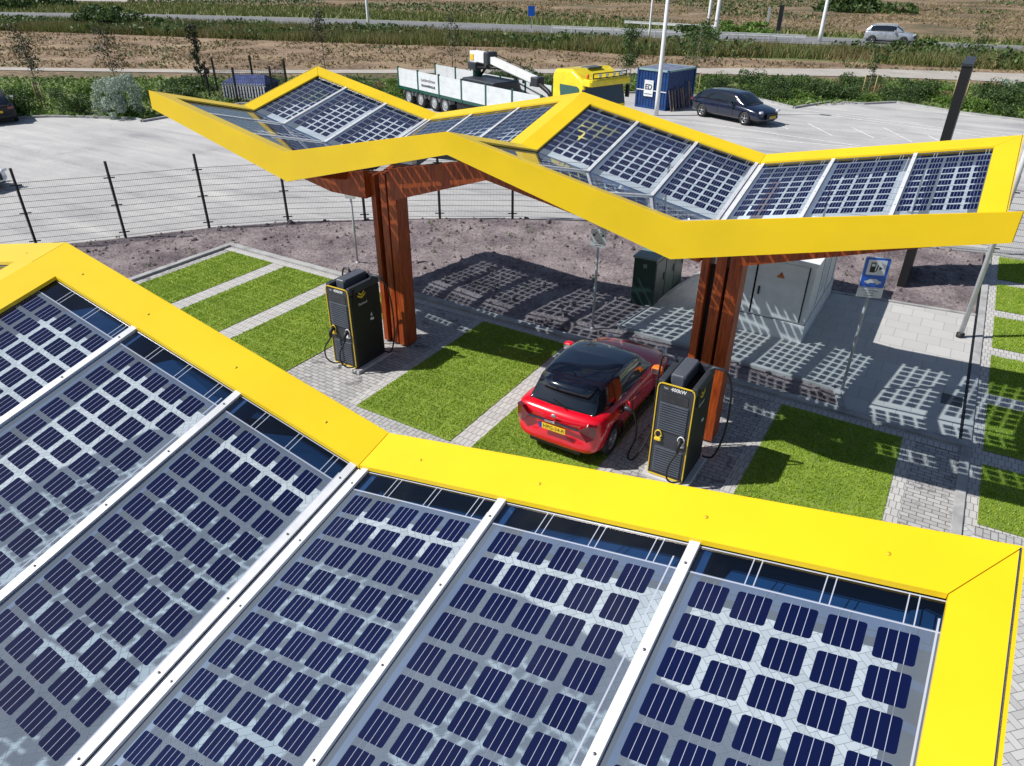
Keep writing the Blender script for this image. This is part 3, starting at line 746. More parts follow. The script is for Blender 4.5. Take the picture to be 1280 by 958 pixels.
    for xa, za, xb, zb in ((-9.79, 3.52, X[2], 4.28), (X[2], 4.28, -3.23, 3.52), (X[1], 3.46, -10.47, 3.46), (X[0]+.3, 4.2, X[1], 3.46), (-2.55, 3.60, X[4]-.08, 4.64)):
        q = [Vector((xa, min(ya, yb2), za+.03))+off, Vector((xb, min(ya, yb2), zb+.03))+off, Vector((xb, max(ya, yb2), zb+.03))+off, Vector((xa, max(ya, yb2), za+.03))+off]
        bx.slab(q, .03)
    bx.build('beam_soffit', M['wood'], root)
    # transverse arms over each column
    for x in ((X[1]+.42, X[3]+.42) if arms else ()):
        b = MB(); n0 = len(b.v)
        for ya, yb3 in ((yl-(1 if yl > ym else -1)*.5, ym), (ym, ys-(1 if ys > ym else -1)*.5)):
            b.bar(P(x, ya, -.36), P(x, yb3, -.36), .12, .22)
        b.build('timber_arm', M['wood'], root)
    # floodlight under the roof
    fl = MB(); c_ = Vector((-8.75, yc+sgl*1.0, Z(-8.75, yc+sgl*1.0, -.30)))+off
    fl.bbox(tuple(c_-Vector((.18, .07, .04))), tuple(c_+Vector((.18, .07, .03)))); fl.build('floodlight', M['white'], root)
    return root
far_canopy = canopy(10.01, 12.42, 15.04, 4.67, 11.52, .04, .22, 'whole yellow edged solar canopy on two timber columns, shading the red car')
near_canopy = canopy(3.54, .42, -2.7, 4.53, -.1, .22, .22, 'nearest yellow edged solar canopy, cropped by the bottom of the picture', .26, False)
# ------------------------------------------------------------------ vehicles
def split_mats(o, names, parent):
    """separate an evaluated mesh by material slot into named part objects"""
    import bmesh
    out = []
    for i, (nm, mat) in enumerate(names):
        bm = bmesh.new(); bm.from_mesh(o.data)
        bmesh.ops.delete(bm, geom=[f for f in bm.faces if f.material_index != i], context='FACES')
        if not bm.faces: bm.free(); continue
        if nm == 'pillar':
            seen = set(); groups = []
            for f in bm.faces:
                if f in seen: continue
                st = [f]; seen.add(f); g = []
                while st:
                    x = st.pop(); g.append(x)
                    for e in x.edges:
                        for y in e.link_faces:
                            if y not in seen: seen.add(y); st.append(y)
                groups.append([[tuple(v.co) for v in x.verts] for x in g])
            bm.free()
            for g in groups:
                q = MB(); idx = {}
                fs2 = []
                for face in g:
                    for co in face:
                        if co not in idx: idx[co] = len(idx)
                    fs2.append(tuple(idx[c] for c in face))
                q.add(list(idx.keys()), fs2, 0, True); q.build(nm, mat, parent)
            continue
        for f in bm.faces: f.material_index = 0; f.smooth = True
        me = bpy.data.meshes.new(nm); bm.to_mesh(me); bm.free(); me.materials.append(mat)
        k = bpy.data.objects.new(nm, me); link(k, parent); out.append(k)
    bpy.data.objects.remove(o); return out
def loft_car(name, rings, mi_fn, mats, levels=2, cuts=None):
    """rings: list of half sections (bottom centre ... top centre), mirrored across y"""
    vs = []; n = len(rings[0]); full = 2*n-2
    for r in rings:
        vs += [tuple(p) for p in r]; vs += [(p[0], -p[1], p[2]) for p in r[-2:0:-1]]
    fs, mi = [], []
    for i in range(len(rings)-1):
        for k in range(full):
            fs.append((i*full+k, (i+1)*full+k, (i+1)*full+(k+1) % full, i*full+(k+1) % full))
            kk = k if k < n-1 else full-1-k
            mi.append(mi_fn(i, kk))
    fs.append(tuple(range(full-1, -1, -1))[::-1]); mi.append(mi_fn(-1, 0))
    b = (len(rings)-1)*full; fs.append(tuple(b+k for k in range(full))[::-1]); mi.append(mi_fn(-2, 0))
    me = bpy.data.meshes.new(name); me.from_pydata(vs, [], fs)
    for m in mats: me.materials.append(m)
    me.polygons.foreach_set('material_index', mi); me.update()
    import bmesh
    bm = bmesh.new(); bm.from_mesh(me); bmesh.ops.recalc_face_normals(bm, faces=bm.faces[:]); bm.to_mesh(me); bm.free()
    o = bpy.data.objects.new(name, me); link(o)
    s = o.modifiers.new('s', 'SUBSURF'); s.levels = levels; s.render_levels = levels
    evalmesh(o)
    if cuts:
        cb = MB()
        for (x, z, r, w) in cuts: cb.lathe([(0.001, -3), (r, -3), (r, 3), (0.001, 3)], 'Y', (x, 0, z), 28, 0, False)
        co = cb.build('cutter', M['rubber'])
        import bmesh
        bm = bmesh.new(); bm.from_mesh(co.data); bmesh.ops.remove_doubles(bm, verts=bm.verts[:], dist=.0001); bmesh.ops.holes_fill(bm, edges=bm.edges[:], sides=0); bmesh.ops.recalc_face_normals(bm, faces=bm.faces[:]); bm.to_mesh(co.data); bm.free()
        # keep a solid core between the wheels so one does not see through
        m = o.modifiers.new('b', 'BOOLEAN'); m.object = co; m.operation = 'DIFFERENCE'; m.solver = 'EXACT'
        evalmesh(o); bpy.data.objects.remove(co)
    return o
def wheel(parent, x, y, r, w, sgn, spokes=5, rimmat=None):
    b = MB(); R0 = r*.66
    b.lathe([(R0, -w/2), (r*.93, -w/2), (r, -w*.36), (r, w*.36), (r*.93, w/2), (R0, w/2), (R0, -w/2)], 'Y', (x, y, r), 28)
    t = b.build('wheel', M['rubber'], parent)
    rm = MB(); f = sgn*w*.40
    rm.lathe([(R0*1.02, f), (R0*.93, f+sgn*.01), (R0*.90, f-sgn*.05)], 'Y', (x, y, r), 28)
    rm.lathe([(R0*.22, f-sgn*.02), (R0*.16, f+sgn*.005), (.001, f+sgn*.005)], 'Y', (x, y, r), 12)
    for k in range(spokes):
        a = 2*math.pi*k/spokes+.3; c, s_ = math.cos(a), math.sin(a)
        for d in (-.16, .16):
            a2 = a+d
            rm.bar((x+c*R0*.14, y+f-sgn*.025, r+s_*R0*.14), (x+math.cos(a2)*R0*.94, y+f-sgn*.02, r+math.sin(a2)*R0*.94), R0*.11, .02, up=(0, 1, 0))
    rm.build('rim', rimmat or M['rim'], t)
    dk = MB(); dk.lathe([(R0*.98, f-sgn*.06), (.001, f-sgn*.06)], 'Y', (x, y, r), 20); dk.build('brake_disc', M['charcoal'], t)
    return t
def make_car(root, L, W, H, body_m, roof_m, wb0, wb1, wr, prof, gh, spokes=5, arch=1.13):
    """x runs from the tail (0) to the nose (L). prof: (x, half width, sill z, shoulder z, deck z). gh: (x, base half, roof half, base z, roof z, pillar flag)"""
    rings = []
    for x, w, zl, zb, zt, sh in prof:
        rings.append([(x+sh*.0, 0, zl), (x, w*.80, zl), (x-sh*.6, w*.965, zl+.09), (x-sh, w, zl+(zb-zl)*.48), (x-sh, w*.975, zb-.09), (x-sh*.8, w*.90, zb), (x-sh*.3, w*.55, zt-.012), (x, 0, zt)])
    o = loft_car('body', rings, lambda i, k: 0, [body_m], 2, [(wb0, wr*.97, wr*arch, 0), (wb1, wr*.97, wr*arch, 0)])
    # wheel housing faces became black where the cutter left its material slot
    me = o.data; me.materials.clear(); me.materials.append(body_m)
    for p in me.polygons: p.use_smooth = True; p.material_index = 0
    link_o = o; o.parent = root; o.name = 'body'
    md = o.modifiers.new('e', 'EDGE_SPLIT'); md.split_angle = R_(42)
    inner = MB(); inner.bbox((.32, -W/2+.24, .2), (L-.32, W/2-.24, min(.62, H*.42))); inner.build('underbody', M['rubber'], root)
    rings = []
    for x, wb, wrf, zb, zt, sh, fl in gh:
        zm = zb+(zt-zb)*.5
        rings.append([(x, 0, zb-.1), (x, wb*.9, zb-.1), (x, wb, zb), (x-sh*.5, wb+(wrf-wb)*.42, zm), (x-sh, wrf+.02, zt-.055), (x-sh, wrf*.9, zt-.012), (x-sh*.3, wrf*.5, zt+.012), (x, 0, zt+.018)])
    fl = [g[6] for g in gh]
    def mi(i, k):
        if i < 0: return 0
        f = fl[i]
        if k <= 1: return 0
        if k in (2, 3): return {'g': 1, 'p': 2, 'w': 2, 'r': 2, 's': 1}.get(f, 1)
        return {'g': 3, 'p': 3, 's': 3, 'w': 1, 'r': 1}.get(f, 3)
    o = loft_car('greenhouse', rings, mi, [M['gloss_black'], M['carglass'], roof_m if roof_m is not M['gloss_black'] else M['gloss_black'], roof_m], 2)
    for k in split_mats(o, [('glass_base', M['gloss_black']), ('window', M['carglass']), ('pillar', roof_m), ('roof', roof_m)], root): pass
    for x in (wb0, wb1):
        for s in (-1, 1): wheel(root, x, s*(W/2-.125), wr, .21, s, spokes)
def mirror(root, x, y, z, s, m):
    b = MB(); b.add([], []); 
    b.rbox((x-.09, min(y, y+s*.22), z-.07), (x+.10, max(y, y+s*.22), z+.08), .045)
    o = b.build('wing_mirror', m, root, .02)
    g = MB(); g.bbox((x-.094, min(y+s*.03, y+s*.19), z-.05), (x-.0905, max(y+s*.03, y+s*.19), z+.055)); g.build('mirror_glass', M['mirror'], o)
def plate(root, txt, x, y, z, dirx, w=.52, h=.11, rdir=None, tilt=0.0):
    """yellow plate facing along -x (dirx=-1) or +x"""
    b = MB(); b.bbox((min(x, x+dirx*.012), y-w/2, z-h/2), (max(x, x+dirx*.012), y+w/2, z+h/2)); o = b.build('number_plate', M['plate'], root)
    s = 1 if dirx > 0 else -1
    e = MB(); yy = y-dirx*(w/2-.025); e.bbox((min(x, x+dirx*.014), yy-.024, z-h/2), (max(x, x+dirx*.014), yy+.024, z+h/2)); e.build('country_band', M['euroblue'], o)
    text(txt, h*.92, M['ink'], o, frame3((x+dirx*.013, y+dirx*.03, z), (0, s, 0), (dirx, 0, 0)), 'lettering', .001)
    return o

# --- the red hatchback on charge
red = empty('hatchback', (-4.84, 9.33, .05), R_(90), 'red hatchback with glossy black roof, plugged in at the charger', 'car')
prof = [(0.00, .60, .40, .80, .80, -.10), (.035, .76, .27, .90, .92, -.05), (.16, .865, .235, .985, 1.02, -.02), (.45, .89, .225, .975, 1.01, 0), (.85, .89, .22, .945, .96, 0), (1.5, .872, .22, .925, .93, 0), (2.2, .872, .22, .93, .94, 0), (2.75, .878, .22, .93, .97, 0), (3.1, .885, .22, .90, .955, 0), (3.45, .86, .225, .83, .90, .02), (3.70, .80, .24, .76, .81, .07), (3.83, .66, .30, .66, .68, .14)]
ghr = [(.20, .64, .56, .96, .98, -.03, 'r'), (.24, .67, .59, .96, 1.03, -.03, 'r'), (.50, .72, .575, .95, 1.355, -.02, 'p'), (.74, .76, .605, .93, 1.415, 0, 'g'), (1.10, .80, .63, .92, 1.44, 0, 'g'), (1.52, .80, .635, .92, 1.445, 0, 'g'), (1.58, .80, .635, .92, 1.445, 0, 'g'), (2.05, .80, .625, .92, 1.41, 0, 'g'), (2.25, .79, .61, .92, 1.375, .01, 'w'), (2.70, .78, .66, .92, 1.02, .04, 'w'), (2.80, .75, .66, .90, .97, .05, 'w')]
red.scale = (.985,)*3
make_car(red, 3.86, 1.76, 1.46, M['red'], M['gloss_black'], .72, 3.20, .315, prof, ghr, 8)
b = MB()
sp = [(.25, .48, 1.305), (.38, .54, 1.38), (.52, .56, 1.405)]
vs = []
for x, w, z in sp:
    for t in (-1, -.5, 0, .5, 1): vs.append((x+abs(t)**2*.07, t*w, z+.03*(1-abs(t)**2)+.0))
n = len(vs); vs += [(x+.02, y, z-.035) for x, y, z in vs]
fs = []
for i in range(2):
    for k in range(4): fs += [(i*5+k, i*5+k+1, (i+1)*5+k+1, (i+1)*5+k), (n+i*5+k, n+(i+1)*5+k, n+(i+1)*5+k+1, n+i*5+k+1)]
for k in range(4): fs.append((k, n+k, n+k+1, k+1))
fs += [(0, 5, n+5, n), (5, 10, n+10, n+5), (4, n+4, n+9, 9), (9, n+9, n+14, 14)]
b.add(vs, fs, 0, True); b.build('roof_spoiler', M['gloss_black'], red)
for s in (-1, 1):
    b = MB(); pts = [(-.012, .50, .82), (.03, .70, .93), (.115, .80, .92), (.03, .745, .66), (-.01, .60, .66)]
    pts = [(-.025, .50, .80), (-.005, .66, .93), (.075, .80, .91), (.055, .78, .66), (-.012, .66, .60)]
    vs = [(x, s*y, z) for x, y, z in pts]+[(x+.08, s*y*.97, z) for x, y, z in pts]
    b.add(vs, [tuple(range(5))[::s], tuple(range(9, 4, -1))[::s]]+[(i, 5+i, 5+(i+1) % 5, (i+1) % 5) for i in range(5)]); b.build('tail_light', M['redlamp'], red)
    b = MB(); b.lathe([(.001, .05), (.11, .05), (.115, 0), (.09, -.02)], 'Z', (0, 0, 0), 20)
    o = b.build('headlight', M['lamp'], red); o.rotation_euler = (0, R_(70), R_(-s*-22)); o.location = (3.66, s*.60, .72)
    mirror(red, 2.42, s*.86, 1.0, s, M['orange'] if s < 0 else M['red'])
b = MB(); b.bbox((-.048, -.50, .79), (-.01, .50, .835)); b.build('trunk_strip', M['gloss_black'], red, .008)
text('COOPER', .052, M['white'], red, frame3((-.052, .06, .812), (0, -1, 0), (-1, 0, 0)), 'badge_lettering', .001)
b = MB(); b.lathe([(.001, -.03), (.05, -.03), (.05, -.015)], 'Z', (0, 0, 0), 16); o = b.build('badge', M['silver'], red); o.location = (.0, 0, .94); o.rotation_euler = (0, R_(70), 0)
plate(red, 'HPG-54-R', -.05, 0, .70, -1)
b = MB(); b.bbox((.05, -.52, .225), (.2, .52, .31)); b.build('rear_diffuser', M['black'], red, .02)
b = MB(); b.bar((.17, -.15, 1.035), (.25, .16, 1.10), .02, .012); b.build('rear_wiper', M['ink'], red)
for s in (-1, 1): b = MB(); b.bar((.98, s*.892, .25), (2.94, s*.892, .25), .05, .10); b.build('side_sill', M['black'], red, .01)
for s in (-1, 1):
    for xs in (1.52, 2.62):
        b = MB(); b.bar((xs, s*.888, .36), (xs-.03, s*.872, .88), .006, .01, up=(1, 0, 0)); b.build('door_seam', M['ink'], red)
    b = MB(); b.bar((1.62, s*.895, .80), (1.80, s*.895, .80), .012, .025); b.build('door_handle', M['gloss_black'], red)
    b = MB()
    pts = [(.72+math.cos(R_(a))*.372, s*.885, .31+math.sin(R_(a))*.372) for a in range(-5, 190, 13)]
    for p, q in zip(pts[:-1], pts[1:]): b.bar(p, q, .03, .045, up=(0, 1, 0))
    b.build('arch_cladding', M['black'], red)
b = MB(); b.lathe([(.001, 0), (.012, 0), (.004, .14), (.001, .14)], 'Z', (0, 0, 0), 8); o = b.build('roof_antenna', M['gloss_black'], red); o.location = (.75, 0, 1.43); o.rotation_euler = (0, R_(-55), 0)
# charge port flap and plug
b = MB(); b.lathe([(.085, 0), (.10, .012), (.10, .02), (.085, .02)], 'Y', (.98, -.90, .86), 18); o = b.build('charge_port', M['black'], red)
b = MB(); b.lathe([(.001, -.008), (.085, -.008), (.088, 0), (.08, .008), (.001, .008)], 'Z', (0, 0, 0), 20); o = b.build('charge_flap', M['red'], red); o.location = (1.10, -.965, .90); o.rotation_euler = (R_(15), R_(72), R_(-30))
b = MB(); b.tube([(.98, -.91, .86), (.97, -1.03, .88), (.93, -1.13, .90)], [.045, .042, .03], 10); b.build('wheel_arch_trim', M['black'], red)
for k in [c for c in red.children if c.name.startswith('wheel_arch_trim')]: bpy.data.objects.remove(k)

# --- estate car, suv, cars at the left edge
def sxp(pr, k, dz=0): return [(x*k, w*1.03, zl, zb+dz, zt+dz, sh) for x, w, zl, zb, zt, sh in pr]
wagon_prof = [(0.0, .62, .42, .80, .80, -.12), (.05, .80, .28, .95, .97, -.05), (.25, .89, .24, .97, .98, 0), (.9, .925, .22, .96, .97, 0), (1.7, .925, .21, .95, .96, 0), (2.7, .925, .21, .95, .96, 0), (3.45, .925, .21, .92, .97, 0), (4.0, .92, .22, .85, .91, 0), (4.5, .88, .24, .76, .82, .05), (4.78, .80, .28, .66, .71, .12), (4.9, .62, .34, .62, .64, .2)]
wagon_gh = [(.14, .72, .60, .95, .99, -.02, 'r'), (.20, .74, .62, .95, 1.05, -.02, 'r'), (.62, .80, .63, .95, 1.40, 0, 'g'), (1.2, .83, .65, .95, 1.44, 0, 'g'), (1.95, .84, .66, .94, 1.46, 0, 'g'), (2.05, .84, .66, .94, 1.46, 0, 'g'), (2.75, .84, .65, .94, 1.43, 0, 'g'), (3.0, .83, .63, .94, 1.40, 0, 'w'), (3.62, .80, .68, .94, 1.04, .05, 'w'), (3.75, .77, .68, .92, .98, .06, 'w')]
def generic(name, loc, ang, label, cat, body, sc, suv=False, group=None, spokes=5, roof=None):
    r = empty(name, loc, ang, label, cat, group)
    pr, gh = wagon_prof, wagon_gh; wr = .335
    if suv:
        pr = [(x*.955, w, zl+.07, zb+.14, zt+.14, sh) for x, w, zl, zb, zt, sh in pr]
        gh = [(x*.93, w, w2, zb+.14, zt+.24, sh, f) for x, w, w2, zb, zt, sh, f in gh]; wr = .36
    make_car(r, pr[-1][0], 1.86, 1.5, body, roof or body, .92*(.955 if suv else 1), 3.82*(.955 if suv else 1), wr, pr, gh, spokes, 1.12)
    L = pr[-1][0]; z0 = .14 if suv else 0
    for s in (-1, 1):
        mirror(r, 2.95*(.94 if suv else 1), s*.92, 1.02+z0, s, body)
        b = MB(); b.bbox((L-.30, min(s*.58, s*.80), .66+z0), (L-.16, max(s*.58, s*.80), .77+z0)); b.build('headlight', M['lamp'], r, .03)
        b = MB(); b.bbox((-.035, min(s*.52, s*.80), .78+z0), (.16, max(s*.52, s*.80), .90+z0)); b.build('tail_light', M['redlamp'], r, .02)
        b = MB(); b.bar((.99, s*.915, .97+z0), (3.2*(.95 if suv else 1), s*.915, .965+z0), .012, .018); b.build('window_trim', M['alu'] if suv else M['black'], r)
        b = MB(); b.bar((2.02, s*.93, .34+z0), (2.02, s*.93, .93+z0), .006, .008, up=(1, 0, 0)); b.bar((3.05, s*.93, .34+z0), (3.05, s*.93, .93+z0), .006, .008, up=(1, 0, 0)); b.build('door_seam', M['ink'], r)
        for xd in (1.45, 2.5):
            b = MB(); b.bar((xd, s*.94, .84+z0), (xd+.2, s*.94, .845+z0), .02, .022); b.build('door_handle', body, r)
    b = MB(); b.rbox((L-.06, -.42, .40+z0), (L-.012, .42, .66+z0), .02); b.build('grille', M['black'], r)
    plate(r, 'KR-718-V', L-.012, 0, .46+z0, 1); plate(r, 'KR-718-V', -.03, 0, .66+z0, -1)
    for s in (-1, 1):
        b = MB(); b.bar((.75, s*.60, 1.46+z0*1.7), (2.85, s*.60, 1.475+z0*1.7), .03, .025); b.build('roof_rail', M['black'] if not suv else M['alu'], r)
    r.scale = (sc,)*3
    return r
wr0, wr1 = G(877, 146.2), G(932, 157.4); d = (wr1-wr0).normalized(); ang = math.atan2(d.y, d.x); sc = (wr1-wr0).length/2.9*.965; nrm = Vector((-d.y, d.x, 0))
generic('estate_car', wr0-d*.92*sc+nrm*.80*sc+Vector((0, 0, .015)), ang, 'dark blue estate car parked alone beside the hedge and the blue container', 'car', M['navy'], sc)
s0 = G(1088, 55.5); s1 = G(1127, 57.5); d = (s1-s0).normalized(); sc = (s1-s0).length/2.77
generic('suv', s0-d*.88*sc+Vector((0, 1.0, .07)), math.atan2(d.y, d.x), 'silver grey car driving along the far road', 'car', M['silver'], sc, True)
c0 = G(2, 158); generic('saloon_car', c0+Vector((-.2, .1, .015)), R_(158), 'black car with a yellow number plate, cut off at the left picture edge', 'car', M['black'], 1.0)
c0 = G(9, 240); generic('white_car', c0+Vector((-4.75, -1.2, .015)), R_(12), 'nose of a white car beyond the fence, cut off at the left edge', 'car', M['whitecar'], .95)

# --- flatbed lorry with loader crane
O = G(499, 107, 1.03); E_ = G(676, 148.5, 1.03); d = (E_-O); LB = Vector((d.x, d.y, 0)).length; ang = math.atan2(d.y, d.x)
tk = empty('flatbed_lorry', (O.x, O.y, .012), ang, 'long flatbed lorry with white side boards, green posts and a yellow cab', 'lorry')
WD = 2.75; ZB, ZT = 1.03, 2.05
b = MB(); b.bbox((0, .02, ZB-.10), (LB, WD-.02, ZB+.02)); b.build('load_bed', M['plank'], tk)
b = MB(); b.bbox((0, -.01, ZB-.16), (LB, .06, ZB)); b.bbox((0, WD-.06, ZB-.16), (LB, WD+.01, ZB)); b.bbox((.5, .8, ZB-.36), (LB+3, .95, ZB-.10)); b.bbox((.5, WD-.95, ZB-.36), (LB+3, WD-.8, ZB-.10)); b.bbox((-.02, 0, ZB-.2), (.05, WD, ZB)); b.build('chassis', M['truckgreen'], tk)
nb = 6
for yy, sgn in ((0, -1), (WD, 1)):
    for k in range(nb):
        xa, xb = LB*k/nb, LB*(k+1)/nb
        if sgn > 0 and k == 2 and False: continue
        b = MB(); b.bbox((xa+.07, yy-.02, ZB+.01), (xb-.07, yy+.02, ZT)); 
        for q in range(3): b.bbox((xa+.07, yy+sgn*.02, ZB+.25+q*.26), (xb-.07, yy+sgn*.025, ZB+.26+q*.26))
        b.build('side_board', M['board'], tk)
    for k in range(nb+1):
        x = LB*k/nb; b = MB(); b.bbox((x-.07, yy-.035, ZB-.14), (x+.07, yy+.035, ZT+.09)); b.build('stanchion', M['truckgreen'], tk)
o = tk
text('Lambrechtsen', .27, paint('grey_lettering', (.16, .12, .13), .5), tk, frame3((LB*1.5/nb, -.03, ZB+.62), (1, 0, 0), (0, -1, 0)), 'board_lettering')
text('KRAANVERHUUR', .19, M['ink'], tk, frame3((LB*1.5/nb, -.03, ZB+.30), (1, 0, 0), (0, -1, 0)), 'board_lettering', bold=.004)
for x in (.95, 2.35, 3.85, 5.0): 
    for yy in (.22, WD-.22):
        wheel(tk, x, yy, .49, .34, -1 if yy < 1 else 1, 10, M['galv'])
        b = MB()
        pts = [(x+math.cos(R_(a))*.56, yy, .49+math.sin(R_(a))*.56) for a in range(10, 171, 16)]
        for p, q in zip(pts[:-1], pts[1:]): b.bar(p, q, .36, .02, up=(0, 0, 1) if abs(p[2]-q[2]) < .3 else (1, 0, 0))
        b.build('mudguard', M['galv'], tk)
for x in (LB-.4, LB+1.0, LB+3.0):
    for yy in (.24, WD-.24): wheel(tk, x, yy, .46, .3, -1 if yy < 1 else 1, 10, M['galv'])
b = MB(); b.bbox((6.2, .1, .45), (9.2, .5, .85)); b.build('side_locker', M['black'], tk)
# cab
xc0, xc1 = LB+.75, LB+3.1; zr = 3.0
cabp = MB()
HU = .42
sec = [(xc0, .95), (xc0, 2.78+HU), (xc0+.12, 2.98+HU), (xc0+1.25, 3.06+HU), (xc0+1.75, 2.80+HU), (xc0+2.12, 2.55+HU), (xc0+2.35, 1.45+HU), (xc0+2.38, .45), (xc0+1.9, .38), (xc0+1.9, .95)]
n = len(sec); vs = []
for yy, ins in ((.06, .10), (.16, 0), (WD-.16, 0), (WD-.06, .10)):
    for (x, z) in sec:
        vs.append((x, yy, z-(ins if z > 2.4 else 0)))
fs = [tuple(range(n)), tuple(range(4*n-1, 3*n-1, -1))]
for k in range(3):
    for i in range(n): fs.append((k*n+i, (k+1)*n+i, (k+1)*n+(i+1) % n, k*n+(i+1) % n))
cabp.add(vs, fs); cabp.build('cab', M['truckyellow'], tk, .05)
for yy, s in ((.055, -1), (WD-.055, 1)):
    b = MB(); w0 = [(xc0+.52, 2.22+HU), (xc0+.60, 1.72+HU), (xc0+.85, 1.55+HU), (xc0+1.95, 1.55+HU), (xc0+1.85, 2.28+HU), (xc0+1.7, 2.36+HU), (xc0+.52, 2.36+HU)]
    m_ = len(w0); vs = [(x, yy+s*.012, z) for x, z in w0]+[(x, yy-s*.02, z) for x, z in w0]
    b.add(vs, [tuple(range(m_)), tuple(range(2*m_-1, m_-1, -1))]+[(i, m_+i, m_+(i+1) % m_, (i+1) % m_) for i in range(m_)]); b.build('side_window', paint('tinted_glass', (.01, .09, .075), .08, coat=1), tk)
b = MB(); b.slab([(xc0+2.13, .16, 2.42+HU), (xc0+2.13, WD-.16, 2.42+HU), (xc0+2.355, WD-.14, 1.5+HU), (xc0+2.355, .14, 1.5+HU)], .03, up=(-1, 0, -.2)); b.build('windscreen', M['carglass'], tk)
b = MB(); b.rbox((xc0+1.95, .04, 2.42+HU), (xc0+2.62, WD-.04, 2.72+HU), .09); b.build('sun_visor', M['truckyellow'], tk, .03)
b = MB(); b.rbox((xc0+.9, 1.0, 3.03+HU), (xc0+1.45, 1.9, 3.09+HU), .02); b.build('roof_hatch', M['grey_panel'], tk)
b = MB(); b.bar((xc0+2.45, .35, 2.95+HU), (xc0+2.45, WD-.25, 2.95+HU), .04, .04); b.bar((xc0+2.45, .35, 2.75+HU), (xc0+2.45, WD-.25, 2.75+HU), .04, .04)
for k in range(6): yy = .35+k*(WD-.6)/5; b.bar((xc0+2.45, yy, 2.72+HU), (xc0+2.45, yy, 2.96+HU), .04, .04, up=(1, 0, 0))
b.build('lamp_bar', M['black'], tk)
for yy in (.75, 1.2, 1.65, 2.1): b = MB(); b.lathe([(.001, .05), (.075, .05), (.08, 0), (.03, -.05)], 'Z', (0, 0, 0), 14); o = b.build('spotlight', M['lamp'], tk); o.location = (xc0+2.47, yy, 2.86+HU); o.rotation_euler = (0, R_(90), 0)
b = MB(); b.lathe([(.07, 0), (.075, .02), (.07, .17), (.02, .2), (.001, .2)], 'Z', (xc0+2.2, .22, 2.74+HU), 14); b.build('beacon', M['orange'], tk)
for s, yy in ((-1, 0.0), (1, WD)):
    b = MB(); b.rbox((xc0+2.2, min(yy, yy+s*.12), 1.75+HU), (xc0+2.42, max(yy, yy+s*.12), 2.3+HU), .03); b.build('wing_mirror', M['black'], tk)
b = MB(); b.bbox((xc0-.22, .5, 1.0), (xc0-.04, WD-.5, 2.5)); b.bbox((xc0-.25, .15, 1.0), (xc0-.05, .45, 2.2)); b.build('headboard_frame', M['black'], tk)
b = MB(); b.lathe([(.09, 1.0), (.09, 3.3), (.001, 3.3)], 'Z', (xc0-.16, WD-.35, 0), 14); b.build('exhaust_stack', M['signblue'], tk)
# crane and load on the bed
cr = empty('loader_crane', Matrix.Translation((O.x, O.y, .012)) @ Matrix.Rotation(ang, 4, 'Z') @ Vector((7.1, 1.6, ZB+.12)), ang, 'white folding loader crane resting over the bed of the lorry', 'crane')
def cx(lst): return [(x-5.6, y-1.6, z-ZB) for x, y, z in lst]
b = MB(); b.rbox(*[tuple(q) for q in cx([(4.6, .55, ZB+.02), (7.6, 2.3, ZB+.95)])], .05); b.build('crane_base', M['charcoal'], cr)
b = MB(); b.tube(cx([(4.8, 1.5, ZB+.9), (4.75, 1.5, 2.75)]), [.26, .2], 12); b.build('crane_column', M['truckgreen'], cr)
b = MB(); b.bar(*cx([(4.5, 1.45, 3.02), (6.2, 1.45, 3.02)]), .52, .58); b.bar(*cx([(4.45, 1.45, 2.8), (4.9, 1.45, 2.5)]), .4, .3); b.build('main_boom', M['white'], cr, .04)
b = MB(); b.bar(*cx([(6.1, 1.40, 3.0), (10.4, 1.25, 2.35)]), .30, .36); b.bar(*cx([(6.7, 1.42, 2.70), (10.9, 1.27, 2.10)]), .18, .14); b.build('folding_boom', M['white'], cr, .02)
b = MB(); b.tube(cx([(4.8, 1.3, 2.45), (7.4, 1.3, 2.66)]), .08, 10); b.tube(cx([(10.2, 1.2, 2.4), (11.4, 1.15, 1.95), (12.0, 1.1, 1.45)]), [.13, .12, .08], 10); b.build('hydraulic_ram', M['black'], cr)
for (p_, q_, rr) in (((4.7, 1.7, 1.9), (5.6, 1.75, 2.7), .07), ((5.2, 1.2, 2.75), (6.6, 1.25, 2.72), .05), ((6.0, 1.65, 3.3), (9.6, 1.5, 2.75), .03), ((6.4, 1.62, 2.86), (10.2, 1.45, 2.26), .035)):
    b = MB(); b.tube(cx([p_, q_]), rr, 8); b.build('hydraulic_hose', M['black'], cr)
for (lo_, hi_) in (((4.35, 1.15, 2.35), (5.1, 1.85, 2.75)), ((5.9, 1.1, 2.72), (6.35, 1.8, 3.36)), ((10.1, 1.0, 2.1), (10.7, 1.5, 2.55))):
    b = MB(); b.rbox(*[tuple(q) for q in cx([lo_, hi_])], .05); b.build('joint_housing', M['charcoal'], cr)
b = MB(); b.bbox(*[tuple(q) for q in cx([(4.6, 1.16, 2.85), (4.9, 1.19, 3.15)])]); b.build('warning_panel', M['plate'], cr)
for k in range(4): b = MB(); b.bar(*cx([(7.9+k*.62, 1.35, 2.65-k*.1), (7.9+k*.62, 1.35, 2.25-k*.08)]), .08, .08, up=(1, 0, 0)); b.build('hose_bracket', M['black'], cr)
b = MB()
for k in range(9):
    a = k*.7; b.tube(cx([(11.6+.25*math.cos(a), 1.2+.35*math.sin(a), 1.6), (12.1+.3*math.cos(a*1.7), 1.3+.5*math.sin(a), 1.1+.1*k*.5)]), .035, 6)
b.rbox(*[tuple(q) for q in cx([(11.5, .7, ZB+.05), (12.4, 1.9, ZB+.5)])], .05); b.build('grab', M['rust'], cr)

